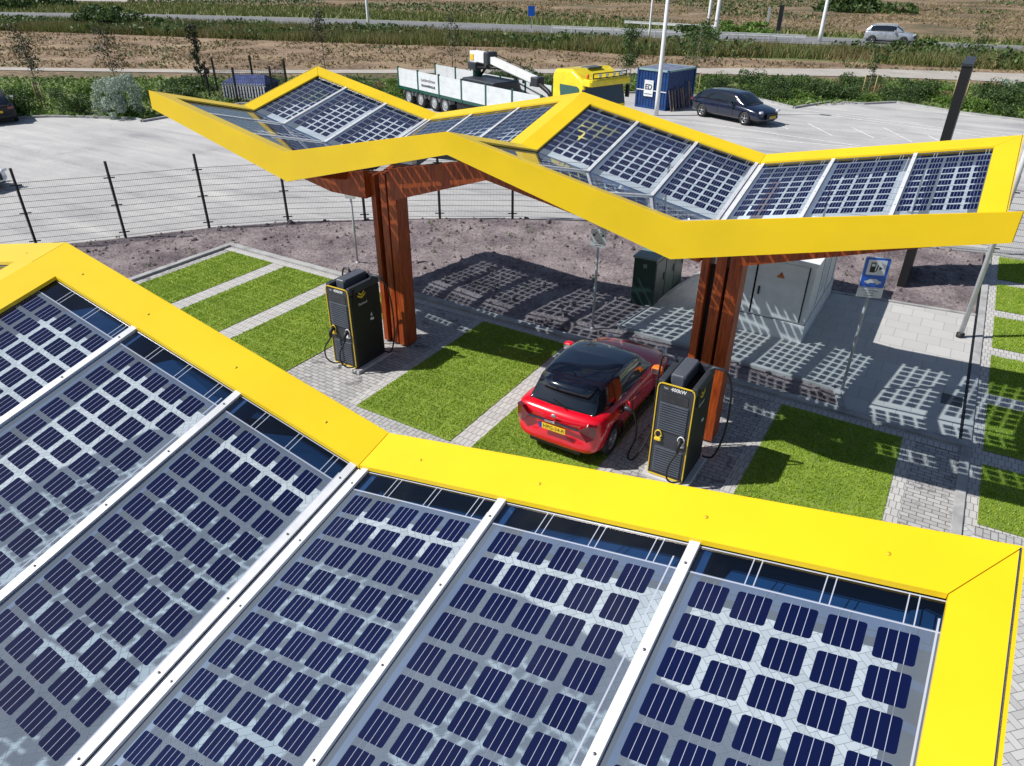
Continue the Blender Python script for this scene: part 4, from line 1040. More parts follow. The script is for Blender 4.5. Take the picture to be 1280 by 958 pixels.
# ------------------------------------------------------------------ shipping container with planks
a0, a1 = G(793, 133.5), G(831, 139.5); d = Vector((a1.x-a0.x, a1.y-a0.y, 0)); cw = d.length; ang = math.atan2(d.y, d.x); CDP = 3.0; CH = 2.25
ct = empty('container', (a0.x, a0.y, .012), ang, 'small blue corrugated container with a white sign, behind the pale lamp pole', 'container')
def corrug(b, p, q, z0, z1, amp, per):
    p, q = Vector(p), Vector(q); L = (q-p).length; d = (q-p)/L; nn = Vector((d.y, -d.x, 0)); n = int(L/per)
    vs = []
    for i in range(n):
        for f, o in ((0, 0), (.30, 0), (.45, 1), (.85, 1)): 
            pt = p+d*(L*(i+f)/n)-nn*amp*o; vs += [(pt.x, pt.y, z0), (pt.x, pt.y, z1)]
    vs += [(q.x, q.y, z0), (q.x, q.y, z1)]
    b.add(vs, [(2*i, 2*i+2, 2*i+3, 2*i+1) for i in range(len(vs)//2-1)])
b = MB(); corrug(b, (0.06, 0.03, 0), (cw-.06, .03, 0), .12, CH-.1, .035, .21); corrug(b, (cw-.03, .06, 0), (cw-.03, CDP-.06, 0), .12, CH-.1, .035, .21)
corrug(b, (cw-.06, CDP-.03, 0), (.06, CDP-.03, 0), .12, CH-.1, .035, .21); corrug(b, (.03, CDP-.06, 0), (.03, .06, 0), .12, CH-.1, .035, .21); b.build('wall', M['contblue'], ct)
b = MB(); b.bbox((.04, .04, CH-.03), (cw-.04, CDP-.04, CH-.015)); b.build('roof', paint('container_roof', (.16, .18, .26), .5, vary=.15), ct)
b = MB()
for x in (0, cw-.12):
    for y in (0, CDP-.12): b.bbox((x, y, 0), (x+.12, y+.12, CH))
for y in (0, CDP-.1): b.bbox((.12, y+.005, 0), (cw-.12, y+.095, .13))
for x in (0, cw-.1): b.bbox((x+.005, .12, 0), (x+.095, CDP-.12, .13))
b.build('corner_post', M['contblue'], ct)
b = MB()
for y in (0, CDP-.1): b.bbox((.12, y-.005, CH-.1), (cw-.12, y+.1, CH))
for x in (0, cw-.1): b.bbox((x-.005, .12, CH-.1), (x+.1, CDP-.12, CH))
b.build('top_rail', paint('pale_green_rail', (.28, .42, .42), .5), ct)
b = MB(); b.bbox((.05, -.012, 1.02), (cw-.05, .0, 1.07)); b.build('locking_bar', M['white'], ct)
b = MB(); b.bbox((.62, -.03, .70), (1.28, -.013, 1.62)); sg = b.build('sign_board', M['signwhite'], ct)
text('ED', .42, M['ink'], sg, frame3((.95, -.032, 1.22), (1, 0, 0), (0, -1, 0)), 'lettering', .002, bold=.012)
b = MB(); b.bbox((.68, -.034, .82), (1.22, -.031, .86)); b.build('underline', M['ink'], sg)
cm_ = Matrix.Translation(Vector((a0.x, a0.y, .012))) @ Matrix.Rotation(ang, 4, 'Z')
pb = MB()
for k in range(9):
    y = .15+k*.29+rnd.uniform(-.04, .04); h = rnd.uniform(1.15, 1.35) if k < 6 else rnd.uniform(.7, 1.9)
    q0 = Vector((cw+.34+rnd.uniform(-.03, .05), y, .0)); q1 = Vector((cw+.07, y+rnd.uniform(-.03, .03), h))
    b = MB(); b.bar(cm_ @ q0, cm_ @ q1, rnd.uniform(.10, .17), .04, up=(1, 0, 0))
    o = b.build('wooden_plank', M['plank'] if k % 3 else M['rust']); tag(o, 'weathered plank leaning on the dark side of the blue container', 'plank', 'planks leaning against the container')

# ------------------------------------------------------------------ chargers
def logo(parent, mtx, m):
    b = MB()
    for s, dy in ((1, 0), (-1, 0)):
        pts = [(-.13, .045), (-.11, .06), (0, -.005), (.11, .06), (.13, .045), (0, -.055)]
    for off_, k in ((.0, 1.0), (.055, .72)):
        pts = [(-.13*k, .055+off_), (-.115*k, .012+off_), (0, -.045+off_), (.115*k, .012+off_), (.13*k, .055+off_), (0, -.005+off_)]
        vs = [mtx @ Vector((x, y, .003)) for x, y in pts]+[mtx @ Vector((x, y, 0)) for x, y in pts]
        b.add(vs, [(0, 1, 2, 5), (5, 2, 3, 4)])
    b.build('logo', m, parent)
def charger(loc, label, in_use):
    W_, D, Hh = .66, .95, 1.84
    r = empty('charger', (loc[0], loc[1], .03), 0, label, 'charger', 'tall black fast chargers beside the parking bays')
    b = MB(); b.bbox((-.06, -.07, 0), (W_+.10, D+.08, .07)); b.build('plinth', M['plinth'], r, .01)
    b = MB(); b.rbox((0, .02, .07), (W_, D, 1.70), .03); b.build('housing', M['black'], r, .01)
    # top tray with raised walls and a lid
    b = MB(); b.bbox((0.0, .02, 1.70), (.12, D, 1.86)); b.bbox((W_-.09, .02, 1.70), (W_, D, 1.86)); b.bbox((.12, D-.08, 1.70), (W_-.09, D, 1.86)); b.build('top_wall', M['charcoal'], r, .02)
    b = MB(); b.rbox((.15, .16, 1.71), (.40, .88, 1.93), .03); b.build('top_lid', M['grey_panel'], r, .012)
    # front
    b = MB(); b.bbox((.03, -.004, .10), (W_-.03, .03, 1.80)); fr = b.build('front_door', M['charcoal'], r, .01)
    for z0, z1 in ((.16, .66), (.98, 1.50)):
        b = MB(); b.bbox((.09, -.010, z0), (W_-.09, -.002, z1)); n = int((z1-z0)/.042)
        for k in range(n):
            z = z0+(k+.5)*(z1-z0)/n; b.bar((.09, -.018, z), (W_-.09, -.018, z), .022, .018, up=(0, 0, 1))
        b.build('louvre_panel', M['grey_panel'], r)
    b = MB(); b.bbox((.11, -.012, 1.52), (W_-.11, -.003, 1.68)); b.build('screen', M['screen'], r)
    b = MB(); path = [(.02, .12), (.02, 1.74), (.035, 1.80), (.075, 1.83), (W_-.075, 1.83), (W_-.035, 1.80), (W_-.02, 1.74), (W_-.02, .12), (W_-.05, .09), (.05, .09)]
    for p, q in zip(path, path[1:]+path[:1]): b.bar((p[0], -.008, p[1]), (q[0], -.008, q[1]), .016, .02, up=(0, 1, 0))
    b.build('yellow_trim', M['gold'], r)
    text('400kW', .085, M['white'], r, frame3((W_*.56, -.007, 1.755), (1, 0, 0), (0, -1, 0)), 'power_lettering', .001, bold=.002)
    text('hyc', .05, M['white'], r, frame3((W_*.24, -.007, 1.755), (1, 0, 0), (0, -1, 0)), 'power_lettering', .001)
    m1 = frame3((W_+.002, .36, 1.60), (0, 1, 0), (1, 0, 0)); logo(r, m1, M['gold'])
    text('Fastned', .085, M['signwhite'], r, frame3((W_+.002, .38, 1.44), (0, 1, 0), (1, 0, 0)), 'side_lettering', .001)
    text('4', .14, M['signwhite'], r, frame3((W_+.002, .60, 1.10), (0, 1, 0), (1, 0, 0)), 'side_lettering', .001) if not in_use else None
    b = MB(); b.bar((W_+.004, .56, 1.02), (W_+.004, .66, 1.0), .006, .05, up=(0, 0, 1)); b.build('side_sticker', M['signwhite'], r)
    # holders, connectors and cables
    for i, x in enumerate((.13, W_-.13)):
        b = MB(); ring = [(x+.055*math.cos(a), -.03, .90+.07*math.sin(a)) for a in [2*math.pi*k/16 for k in range(17)]]
        b.tube(ring, .011, 6); b.rbox((x-.06, -.05, .78), (x+.06, 0, .83), .015); h = b.build('connector_holder', M['gold'] if i == 0 else M['signwhite'], r)
        if in_use and i == 0: continue
        b = MB(); b.tube([(x, -.02, .92), (x, -.09, .90), (x, -.15, .84), (x, -.15, .74)], [.042, .045, .034, .028], 10); b.build('connector', M['black'], r)
        sx = -1 if i == 0 else -.7
        b = MB(); pts = []
        top = Vector((x, -.15, .74))
        ctrl = [top, Vector((x+sx*.12, -.24, .52)), Vector((x+sx*.14, -.22, .25)), Vector((x+sx*.02, -.12, .12)), Vector((x+.10, -.02, .14))]
        for k in range(21):
            t = k/20*(len(ctrl)-1); i0 = min(int(t), len(ctrl)-2); u = t-i0
            p0, p1, p2, p3 = ctrl[max(i0-1, 0)], ctrl[i0], ctrl[i0+1], ctrl[min(i0+2, len(ctrl)-1)]
            pts.append(.5*((2*p1)+(-p0+p2)*u+(2*p0-5*p1+4*p2-p3)*u*u+(-p0+3*p1-3*p2+p3)*u**3))
        b.tube(pts, .016, 8); b.build('charging_cable', M['rubber'], r)
    # cable arms from the top, cables dropping down both sides
    for s, x in ((-1, 0.0), (1, W_)):
        b = MB(); b.tube([(x-s*.06, D-.22, 1.84), (x+s*.02, D-.2, 1.92), (x+s*.18, D-.16, 1.90), (x+s*.24, D-.14, 1.84)], [.03, .03, .026, .022], 8); b.build('cable_arm', M['charcoal'], r)
        b = MB(); pts = [(x+s*.24, D-.14, 1.84), (x+s*.33, D-.10, 1.60), (x+s*.36, D-.06, 1.1), (x+s*.33, D-.04, .6), (x+s*.22, D-.06, .18), (x+s*.04, D-.1, .15)]
        if s < 0 and in_use: pts = [(x+s*.24, D-.14, 1.84), (x+s*.26, D-.18, 1.3), (x+s*.2, D-.3, .4), (x+s*.1, D-.4, .12)]
        fine = []
        P4 = [Vector(p) for p in pts]
        for k in range(25):
            t = k/24*(len(P4)-1); i0 = min(int(t), len(P4)-2); u = t-i0
            p0, p1, p2, p3 = P4[max(i0-1, 0)], P4[i0], P4[i0+1], P4[min(i0+2, len(P4)-1)]
            fine.append(.5*((2*p1)+(-p0+p2)*u+(2*p0-5*p1+4*p2-p3)*u*u+(-p0+3*p1-3*p2+p3)*u**3))
        b.tube(fine, .018, 8); b.build('charging_cable', M['rubber'], r)
        b = MB(); b.bbox((min(x, x+s*.012), .10, 1.50), (max(x, x+s*.012), .16, 1.80)); b.build('hinge', M['black'], r)
    r.scale = (1, 1, 1.045)
    return r
charger((-3.22, 9.80), 'black charger in front of the right timber column, cabled to the red car', True)
charger((-10.64, 9.86), 'black charger with both plugs hung up, at the left timber column', False)
# cable from the charger to the red car
P4 = [Vector(p) for p in ((-3.92, 10.30, .90), (-3.80, 10.29, .92), (-3.70, 10.28, .78), (-3.66, 10.30, .40), (-3.70, 10.10, .075), (-3.58, 10.06, .07), (-3.42, 10.2, .45), (-3.32, 10.32, .95), (-3.25, 10.30, 1.2))]
fine = []
for k in range(61):
    t = k/60*(len(P4)-1); i0 = min(int(t), len(P4)-2); u = t-i0
    p0, p1, p2, p3 = P4[max(i0-1, 0)], P4[i0], P4[i0+1], P4[min(i0+2, len(P4)-1)]
    fine.append(.5*((2*p1)+(-p0+p2)*u+(2*p0-5*p1+4*p2-p3)*u*u+(-p0+3*p1-3*p2+p3)*u**3))
pc = empty('plugged_cable', (-3.7, 10.1, .05), 0, 'black charging cable sagging from the charger to the side of the red car', 'cable')
b = MB(); b.tube([p-pc.location for p in fine], .017, 8); b.build('cable', M['rubber'], pc)
b = MB(); b.tube([Vector(p)-pc.location for p in ((-3.97, 10.30, .89), (-3.87, 10.30, .925), (-3.77, 10.29, .89))], [.05, .046, .03], 10); b.build('plug', M['charcoal'], pc)

# ------------------------------------------------------------------ kiosk, cabinet, signs, poles
kx0, kx1, ky0, ky1, kh = -4.55, -2.06, 16.40, 20.0, 1.95
kk = empty('transformer_kiosk', (kx0, ky0, .06), 0, 'pale grey walk-in electricity kiosk with a warning triangle, on the slab paving', 'kiosk')
w_, d_ = kx1-kx0, ky1-ky0
b = MB(); b.bbox((0, 0, 0), (w_, d_, .44)); b.build('base', M['kiosk'], kk)
b = MB(); b.bbox((.02, .02, .46), (w_-.02, d_-.02, kh-.06)); b.build('wall', M['kiosk'], kk)
b = MB(); b.bbox((-.04, -.05, kh-.06), (w_+.04, d_+.04, kh+.02)); b.build('roof', paint('kiosk_roof', (.78, .77, .75), .6), kk, .015)
b = MB(); b.bbox((.03, .03, .44), (w_-.03, d_-.03, .46)); b.build('shadow_gap', M['black'], kk)
for x0, x1 in ((.15, 1.18), (1.22, w_-.16)):
    b = MB(); b.bbox((x0, -.004, .50), (x1, .03, kh-.10)); dr = b.build('door', M['kiosk'], kk, .004)
    b = MB(); b.bbox((x1 if x0 < .5 else x0-.03, -.008, .5), ((x1 if x0 < .5 else x0-.03)+.03, .02, kh-.1)); b.build('seal', M['ink'], dr)
    b = MB(); b.bbox((x0+.08, -.03, 1.0), (x0+.12, -.004, 1.2)); b.build('handle', M['ink'], dr)
b = MB(); b.bbox((w_-.16, -.006, .5), (w_-.135, .02, kh-.1)); b.build('door_seam', M['ink'], kk)
b = MB(); cx_, cz = 1.75, 1.56; tri = [(cx_-.085, cz-.065), (cx_+.085, cz-.065), (cx_, cz+.085)]
b.add([(x, -.012, z) for x, z in tri], [(0, 1, 2)]); wt = b.build('warning_sign', M['ink'], kk)
b = MB(); b.add([(cx_+(x-cx_)*.8, -.015, cz+(z-cz)*.8) for x, z in tri], [(0, 1, 2)]); b.build('sign_face', M['orange'], wt)
b = MB(); b.add([(cx_+x, -.018, cz+z) for x, z in ((.013, .04), (-.02, -.007), (.0, -.004), (-.01, -.043), (.02, .007), (.0, .006))], [(0, 1, 2, 5), (5, 2, 3, 4)]); b.build('lightning_mark', M['ink'], wt)
for y in (1.1, 2.2, 3.2):
    b = MB(); b.bbox((w_-.021, y, .5), (w_-.012, y+.02, kh-.1)); b.build('panel_seam', M['charcoal'], kk)
b = MB()
for q in range(9): b.bbox((w_-.02, 1.3, .75+q*.09), (w_-.005, 2.0, .79+q*.09))
b.build('side_vent', M['kiosk'], kk)
cb_ = empty('utility_cabinet', (-6.42, 16.45, .03), 0, 'dark green street cabinet standing on the soil beside the slab paving', 'cabinet')
b = MB(); b.bbox((0, 0, 0), (.60, 2.15, 1.28)); b.build('housing', M['greenbox'], cb_, .012)
b = MB(); b.bbox((-.03, -.03, 1.28), (.63, 2.18, 1.33)); b.build('lid', M['greentop'], cb_, .012)
for y0 in (.04, .76, 1.46):
    b = MB(); b.bbox((.598, y0, .10), (.612, y0+.66, 1.2)); dr = b.build('door', M['greenbox'], cb_, .004)
    b = MB(); b.bbox((.612, y0+.55, .6), (.63, y0+.58, .8)); b.build('handle', M['black'], dr)
b = MB(); b.bbox((.26, -.008, 1.05), (.36, 0, 1.15)); b.build('number_tag', M['greentop'], cb_)
# traffic signs
def sign_post(name, base, h, label, cat='sign', r=.03, face=None):
    t = empty(name, (base[0], base[1], .04), 0, label, cat)
    b = MB(); b.tube([(0, 0, 0), (0, 0, h)], r, 12); b.build('pole', M['galv'], t)
    b = MB(); b.lathe([(r+.012, h*.42), (r+.012, h*.42+.05)], 'Z', (0, 0, 0), 12); b.lathe([(.06, 0), (.055, .04), (r, .05)], 'Z', (0, 0, 0), 14); b.build('clamp', M['galv'], t)
    return t
FACE = R_(18)
def face_mtx(z, yaw, off=.045): 
    zd = Vector((math.sin(yaw), -math.cos(yaw), 0)); xd = Vector((math.cos(yaw), math.sin(yaw), 0))
    return frame3(zd*off+Vector((0, 0, z)), xd, zd)
def plate_on(t, z, w, h, mat, yaw, name='sign_plate', rr=.03, off=.045, th=.012):
    m = face_mtx(z, yaw, off); b = MB(); pts = []
    for cx0, cy0, a0 in ((w/2-rr, h/2-rr, 0), (-w/2+rr, h/2-rr, 90), (-w/2+rr, -h/2+rr, 180), (w/2-rr, -h/2+rr, 270)):
        for q in (0, 30, 60, 90): a = R_(a0+q); pts.append((cx0+rr*math.cos(a), cy0+rr*math.sin(a)))
    n = len(pts); vs = [m @ Vector((x, y, 0)) for x, y in pts]+[m @ Vector((x, y, -th)) for x, y in pts]
    b.add(vs, [tuple(range(n)), tuple(range(2*n-1, n-1, -1))]+[(i, n+i, n+(i+1) % n, (i+1) % n) for i in range(n)])
    return b.build(name, mat, t)
def shape_on(parent, z, yaw, polys, mat, off=.0465, name='symbol'):
    m = face_mtx(z, yaw, off); b = MB()
    for p in polys: b.add([m @ Vector((x, y, 0)) for x, y in p], [tuple(range(len(p)))])
    return b.build(name, mat, parent)
bl = sign_post('charging_sign', (-.83, 14.66), 2.95, 'blue and white electric car charging sign on a thin pole in the paving')
yw = FACE
pp = plate_on(bl, 2.66, .46, .62, M['signwhite'], yw, 'sign_plate')
p2 = plate_on(bl, 2.66, .435, .595, M['signblue'], yw, 'blue_field', off=.049, th=.004)
plate_on(pp, 2.765, .33, .30, M['signwhite'], yw, 'pump_field', .02, .052, .003)
shape_on(pp, 2.765, yw, [[(-.11, -.10), (-.02, -.10), (-.02, .10), (-.11, .10)], [(-.015, -.10), (.02, -.06), (.03, .05), (.012, .05), (0, -.05), (-.015, -.07)], [(.05, -.05), (.11, -.01), (.05, .03)]], M['ink'], .0535, 'pump_symbol')
shape_on(pp, 2.765, yw, [[(-.095, .02), (-.035, .02), (-.035, .075), (-.095, .075)]], M['signwhite'], .0545, 'pump_window')
shape_on(pp, 2.475, yw, [[(-.15, -.02), (.15, -.02), (.15, .015), (.10, .028), (.06, .06), (-.06, .06), (-.10, .022), (-.15, .012)], [(-.11, -.045), (-.06, -.045), (-.06, -.02), (-.11, -.02)], [(.06, -.045), (.11, -.045), (.11, -.02), (.06, -.02)]], M['signwhite'], .0535, 'car_symbol')
pw = plate_on(bl, 2.245, .46, .19, M['signwhite'], yw, 'text_plate', .02)
for k, (tx, sz) in enumerate((('alleen voor opladen', .036), ('elektrische', .036), ('voertuigen', .036))): text(tx, sz, M['ink'], pw, face_mtx(2.295-k*.05, yw, .047), 'lettering', .0005)
ar = sign_post('arrow_sign', (-6.59, 14.55), 2.5, 'white sign with two black arrows on a grey pole by the green cabinet')
pa = plate_on(ar, 2.30, .36, .42, M['signwhite'], R_(12), 'sign_plate', .03)
def arrow(cx0, cy0, a, L=.13, w=.018):
    c, s = math.cos(a), math.sin(a)
    def tr(x, y): return (cx0+x*c-y*s, cy0+x*s+y*c)
    return [[tr(-L/2, -w/2), tr(L*.1, -w/2), tr(L*.1, w/2), tr(-L/2, w/2)], [tr(L*.05, -w*2.2), tr(L/2, 0), tr(L*.05, w*2.2)]]
shape_on(pa, 2.30, R_(12), arrow(-.085, .09, R_(225))+arrow(.085, .09, R_(-45)), M['ink'], .0475, 'arrow_symbol')
for k in range(3): text(('alleen', 'in de vakken', 'parkeren')[k], .038, M['ink'], pa, face_mtx(2.245-k*.055, R_(12), .047), 'lettering', .0005)
sl_ = sign_post('blank_sign', (-14.45, 14.8), 2.3, 'white sign plate on a pale pole just left of the left timber column')
plate_on(sl_, 2.08, .30, .30, M['signwhite'], R_(25), 'sign_plate', .02)
# totem
tt = empty('totem', (-.48, 21.5, .03), 0, 'tall black slab totem standing on the soil behind the canopy', 'totem')
b = MB(); b.bbox((-.11, .02, 0), (.11, 1.80, 5.66)); b.build('housing', M['black'], tt, .01)
b = MB(); b.bbox((-.115, .0, 5.66), (.115, 1.82, 5.72)); b.build('top_cap', M['charcoal'], tt)
# mast at the right
ms = empty('camera_mast', (1.12, 18.81, .06), 0, 'round galvanised mast with a black foot at the right edge of the paving', 'mast')
b = MB(); b.tube([(0, 0, .08), (0, 0, 7.0)], .057, 16); b.build('pole', M['alu'], ms)
b = MB(); b.lathe([(.09, 0), (.09, .10), (.06, .11)], 'Z', (0, 0, 0), 16); b.build('foot', M['black'], ms)
b = MB(); b.rbox((-.12, -.07, 3.0), (-.05, .05, 3.22), .015); b.build('junction_box', M['white'], ms)
# fence of wire mesh
fe = empty('mesh_fence', (0, 0, 0), 0, 'dark wire mesh fence curving between the car park and the soil bed', 'fence')
for i, p in enumerate(posts):
    b = MB(); b.bbox((p.x-.03, p.y-.03, 0), (p.x+.03, p.y+.03, 2.45)); po = b.build('post', M['black'], fe)
    b = MB()
    q = posts[min(i+1, len(posts)-1)]-posts[max(i-1, 0)]; q.normalize()
    for z in (.22, 1.1, 1.95): b.bar(p-q*.16+Vector((0, 0, z)), p+q*.16+Vector((0, 0, z)), .03, .03)
    b.build('bracket', M['black'], po)
for p, q in zip(posts[:-1], posts[1:]):
    L = (q-p).length; d = (q-p).normalized(); b = MB(); nn = Vector((-d.y, d.x, 0))*-.035
    for k in range(11):
        z = .12+k*.19
        b.bar(p+nn+Vector((0, 0, z)), q+nn+Vector((0, 0, z)), .012, .009)
    n = int(L/.05)
    for k in range(1, n):
        c = p+nn*1.0+d*(L*k/n); b.bar(c+Vector((0, 0, .1)), c+Vector((0, 0, 2.05)), .0032, .0032, up=(1, 0, 0))
    b.build('mesh_panel', M['black'], fe)
# far poles, signs, guard rails
def lamp_pole(base, h, label, r=.09, arm=True, group=None):
    t = empty('street_lamp', (base[0], base[1], 0), 0, label, 'street lamp', group)
    b = MB(); b.tube([(0, 0, 0), (0, 0, 1.0), (0, 0, h)], [r, r, r*.6], 12); b.build('pole', M['white'], t)
    if arm:
        b = MB(); b.tube([(0, 0, h-.05), (.5, .3, h+.08), (1.0, .6, h+.1)], r*.4, 8); b.build('arm', M['alu'], t)
        b = MB(); b.rbox((.85, .42, h+.03), (1.45, .76, h+.12), .04); b.build('lamp_head', M['galv'], t)
    return t
lamp_pole(G(820, 145), 10, 'tall pale lamp pole on the car park in front of the blue container', .13)
lamp_pole(G(461, 35), 9, 'white lamp pole beside the far road, above the left half of the lorry', .2)
lamp_pole(G(893, 50), 10, 'front one of two white poles close together by the far guard rail', .26)
lamp_pole(G(885, 33), 10, 'rear one of two white poles close together by the far guard rail', .24)
lamp_pole(G(1024, 53), 10, 'white lamp pole at the far roadside just left of the silver car', .22)
lamp_pole(G(811, 50), 8, 'thin leaning white pole at the far guard rail, left of the tall lamp pole', .12, False)
def far_sign(px, py, w, h, z, label, mat, yaw=R_(28)):
    q = G(px, py); t = empty('road_sign', (q.x, q.y, 0), 0, label, 'road sign')
    b = MB(); b.tube([(0, 0, 0), (0, 0, z+h/2)], .06, 8); b.build('pole', M['galv'], t); plate_on(t, z, w, h, mat, yaw, 'sign_plate', .05, .08, .04); return t
far_sign(664, 36, .9, 1.2, 2.1, 'small blue road sign on a post beside the far road, left of the guard rails', M['signblue'])
far_sign(970, 52, .5, 2.6, 2.4, 'narrow dark upright sign beside the far road', M['charcoal'])
far_sign(958, 36, .35, 2.0, 1.6, 'slim white marker board on the dry field, beside the narrow dark sign', M['signwhite'])
def rail(pa, pb, label, z=.75):
    a, c = G(*pa), G(*pb); t = empty('guard_rail', (a.x, a.y, 0), 0, label, 'guard rail'); c = c-a; c.z = 0; L = c.length; d = c.normalized()
    b = MB()
    for dz in (-.11, .11): b.bar(Vector((0, 0, z+dz)), c+Vector((0, 0, z+dz)), .07, .075)
    b.bar(Vector((0, 0, z)), c+Vector((0, 0, z)), .02, .12); b.build('rail', M['alu'], t)
    for k in range(int(L/2.6)+1): b = MB(); p = d*min(k*2.6, L); b.bbox((p.x-.05, p.y-.05, 0), (p.x+.05, p.y+.05, z)); b.build('post', M['galv'], t)
rail((690, 42), (1006, 55), 'long front guard rail along the near edge of the far road')
rail((780, 35), (895, 42), 'short rear guard rail behind the long one on the far road')
# enclosure with the small slatted store
hb = empty('slatted_store', tuple(G(281, 126)), R_(20), 'low store with white slats and a dark blue cover inside a small fence', 'store')
b = MB()
for k in range(15): b.bbox((k*.2, -.03, .05), (k*.2+.09, .0, 1.05))
b.bbox((0, 0, .1), (3.0, .03, .2)); b.bbox((0, 0, .9), (3.0, .03, 1.0)); b.build('slats', M['white'], hb)
b = MB(); b.rbox((.0, .06, 0), (2.9, 1.9, 1.0), .06); b.build('crate', M['tarp'], hb)
b = MB(); vs = [(-.05, -.05, 1.02), (3.0, -.05, 1.02), (3.0, 2.0, 1.02), (-.05, 2.0, 1.02), (.5, 1, 1.45), (2.5, 1, 1.5)]; b.add(vs, [(0, 1, 5, 4), (1, 2, 5), (2, 3, 4, 5), (3, 0, 4), (3, 2, 1, 0)]); b.build('cover', M['tarp'], hb)
ef = empty('small_fence', tuple(G(263, 124)), 0, 'short run of black fence posts and mesh around the slatted store', 'fence')
e0 = G(263, 124); pts = [G(263, 124)-e0, G(298, 130)-e0, G(343, 128)-e0, G(360, 116)-e0, G(318, 110)-e0, G(272, 114)-e0]
for p in pts: b = MB(); b.bbox((p.x-.05, p.y-.05, 0), (p.x+.05, p.y+.05, 2.1)); b.build('post', M['black'], ef)
for p, q in zip(pts, pts[1:]):
    b = MB(); L = (q-p).length
    for k in range(9): b.bar(p+Vector((0, 0, .1+k*.22)), q+Vector((0, 0, .1+k*.22)), .012, .012)
    for k in range(1, int(L/.12)): c = p.lerp(q, k/int(L/.12)); b.bar(c, c+Vector((0, 0, 1.9)), .008, .008, up=(1, 0, 0))
    b.build('mesh_panel', M['black'], ef)
# ------------------------------------------------------------------ vegetation
def blob_pts(n, rx, ry, rz, z0, lumps=7, seed=0, sp=(.6, .6, .35), rs=(.38, .62)):
    r = np.random.RandomState(seed); c = r.uniform(-1, 1, (lumps, 3))*np.array(sp); c[:, 2] += .05
    k = r.randint(0, lumps, n); v = r.normal(size=(n, 3)); v /= np.linalg.norm(v, axis=1)[:, None]
    rad = r.uniform(.55, 1, n)**.5*r.uniform(rs[0], rs[1], lumps)[k]
    p = c[k]+v*rad[:, None]; p = p*np.array([rx, ry, rz]); p[:, 2] = np.abs(p[:, 2]+rz*.55)
    p[:, 2] += z0; return p
def shrub_proto(name, mat, n, rx, ry, rz, seed, size=.07, label=None, cat='shrub', group=None, lumps=13, rs=(.38, .62)):
    t = empty(name, (0, 0, 0), 0, label, cat, group)
    leaves('foliage', blob_pts(n, rx, ry, rz, .02, lumps, seed, (.75, .75, .5) if lumps < 20 else (.95, .95, .85), rs), size, mat, t)
    b = MB()
    for k in range(6):
        a = k*1.05+seed; b.tube([(.03*math.cos(a), .03*math.sin(a), 0), (rx*.3*math.cos(a), ry*.3*math.sin(a), rz*.5), (rx*.55*math.cos(a), ry*.55*math.sin(a), rz*1.1)], [.02, .014, .006], 5)
    b.build('stem', M['darkleaf'], t); return t
protos = [shrub_proto('hedge_shrub', M['shrubleaf'], 2600, 1.3, 1.1, .75, 1), shrub_proto('hedge_shrub', M['shrubleaf2'], 2400, 1.1, 1.0, .62, 2), shrub_proto('hedge_shrub', M['shrubleaf'], 2400, .9, 1.0, .85, 3, .06), shrub_proto('hedge_shrub', M['dryleaf'], 1500, .9, .9, .45, 4, .06)]
LB_ = ['dark green shrub in the planted belt along the car park', 'bright green shrub in the planted belt along the car park', 'upright dark green shrub in the planted belt along the car park', 'low dry brown shrub in the planted belt along the car park']
used = [0]*4
def put_shrub(k, p, sc, rz):
    t = protos[k] if not used[k] else copy_tree(protos[k])
    used[k] += 1; t.location = (p.x, p.y, 0); t.rotation_euler = (0, 0, rz); t.scale = (sc, sc, sc*rnd.uniform(.85, 1.15))
    tag(t, LB_[k], 'shrub', 'shrubs in the planted belt')
belt = [((-20, 148), (-20, 118)), ((60, 145), (60, 113)), ((120, 145), (120, 112)), ((175, 148), (178, 112)), ((225, 142), (225, 104)), ((250, 134), (255, 103))]
beltR = [((866, 118), (866, 100)), ((905, 120), (905, 101)), ((950, 121), (950, 102)), ((995, 132), (995, 103)), ((1035, 126), (1035, 105)), ((1080, 129), (1080, 103)), ((1120, 127), (1120, 104)), ((1165, 136), (1165, 107)), ((1210, 142), (1210, 110)), ((1250, 147), (1250, 112)), ((1300, 152), (1300, 116))]
beltM = [((400, 129), (400, 108)), ((450, 129), (450, 103)), ((495, 127), (495, 100)), ((780, 116), (780, 98))]
def fill(bl, step, rows):
    for (n0, f0), (n1, f1) in zip(bl[:-1], bl[1:]):
        A, B_, C_, D_ = G(*n0), G(*f0), G(*n1), G(*f1); L = (C_-A).length; n = max(1, int(L/step))
        for i in range(n):
            for r_ in range(rows):
                u = (i+rnd.uniform(.1, .9))/n; v = (r_+rnd.uniform(.2, .8))/rows
                p = A.lerp(C_, u).lerp(B_.lerp(D_, u), v)
                k = rnd.choices((0, 1, 2, 3), (5, 4, 3, 1.3 if v < .7 else 3))[0]
                put_shrub(k, p, rnd.uniform(.55, 1.1)*(1 if v < .7 else .75), rnd.uniform(0, 6.28))
fill(belt, 1.7, 4); fill(beltR, 1.7, 5); fill(beltM, 2.6, 3)
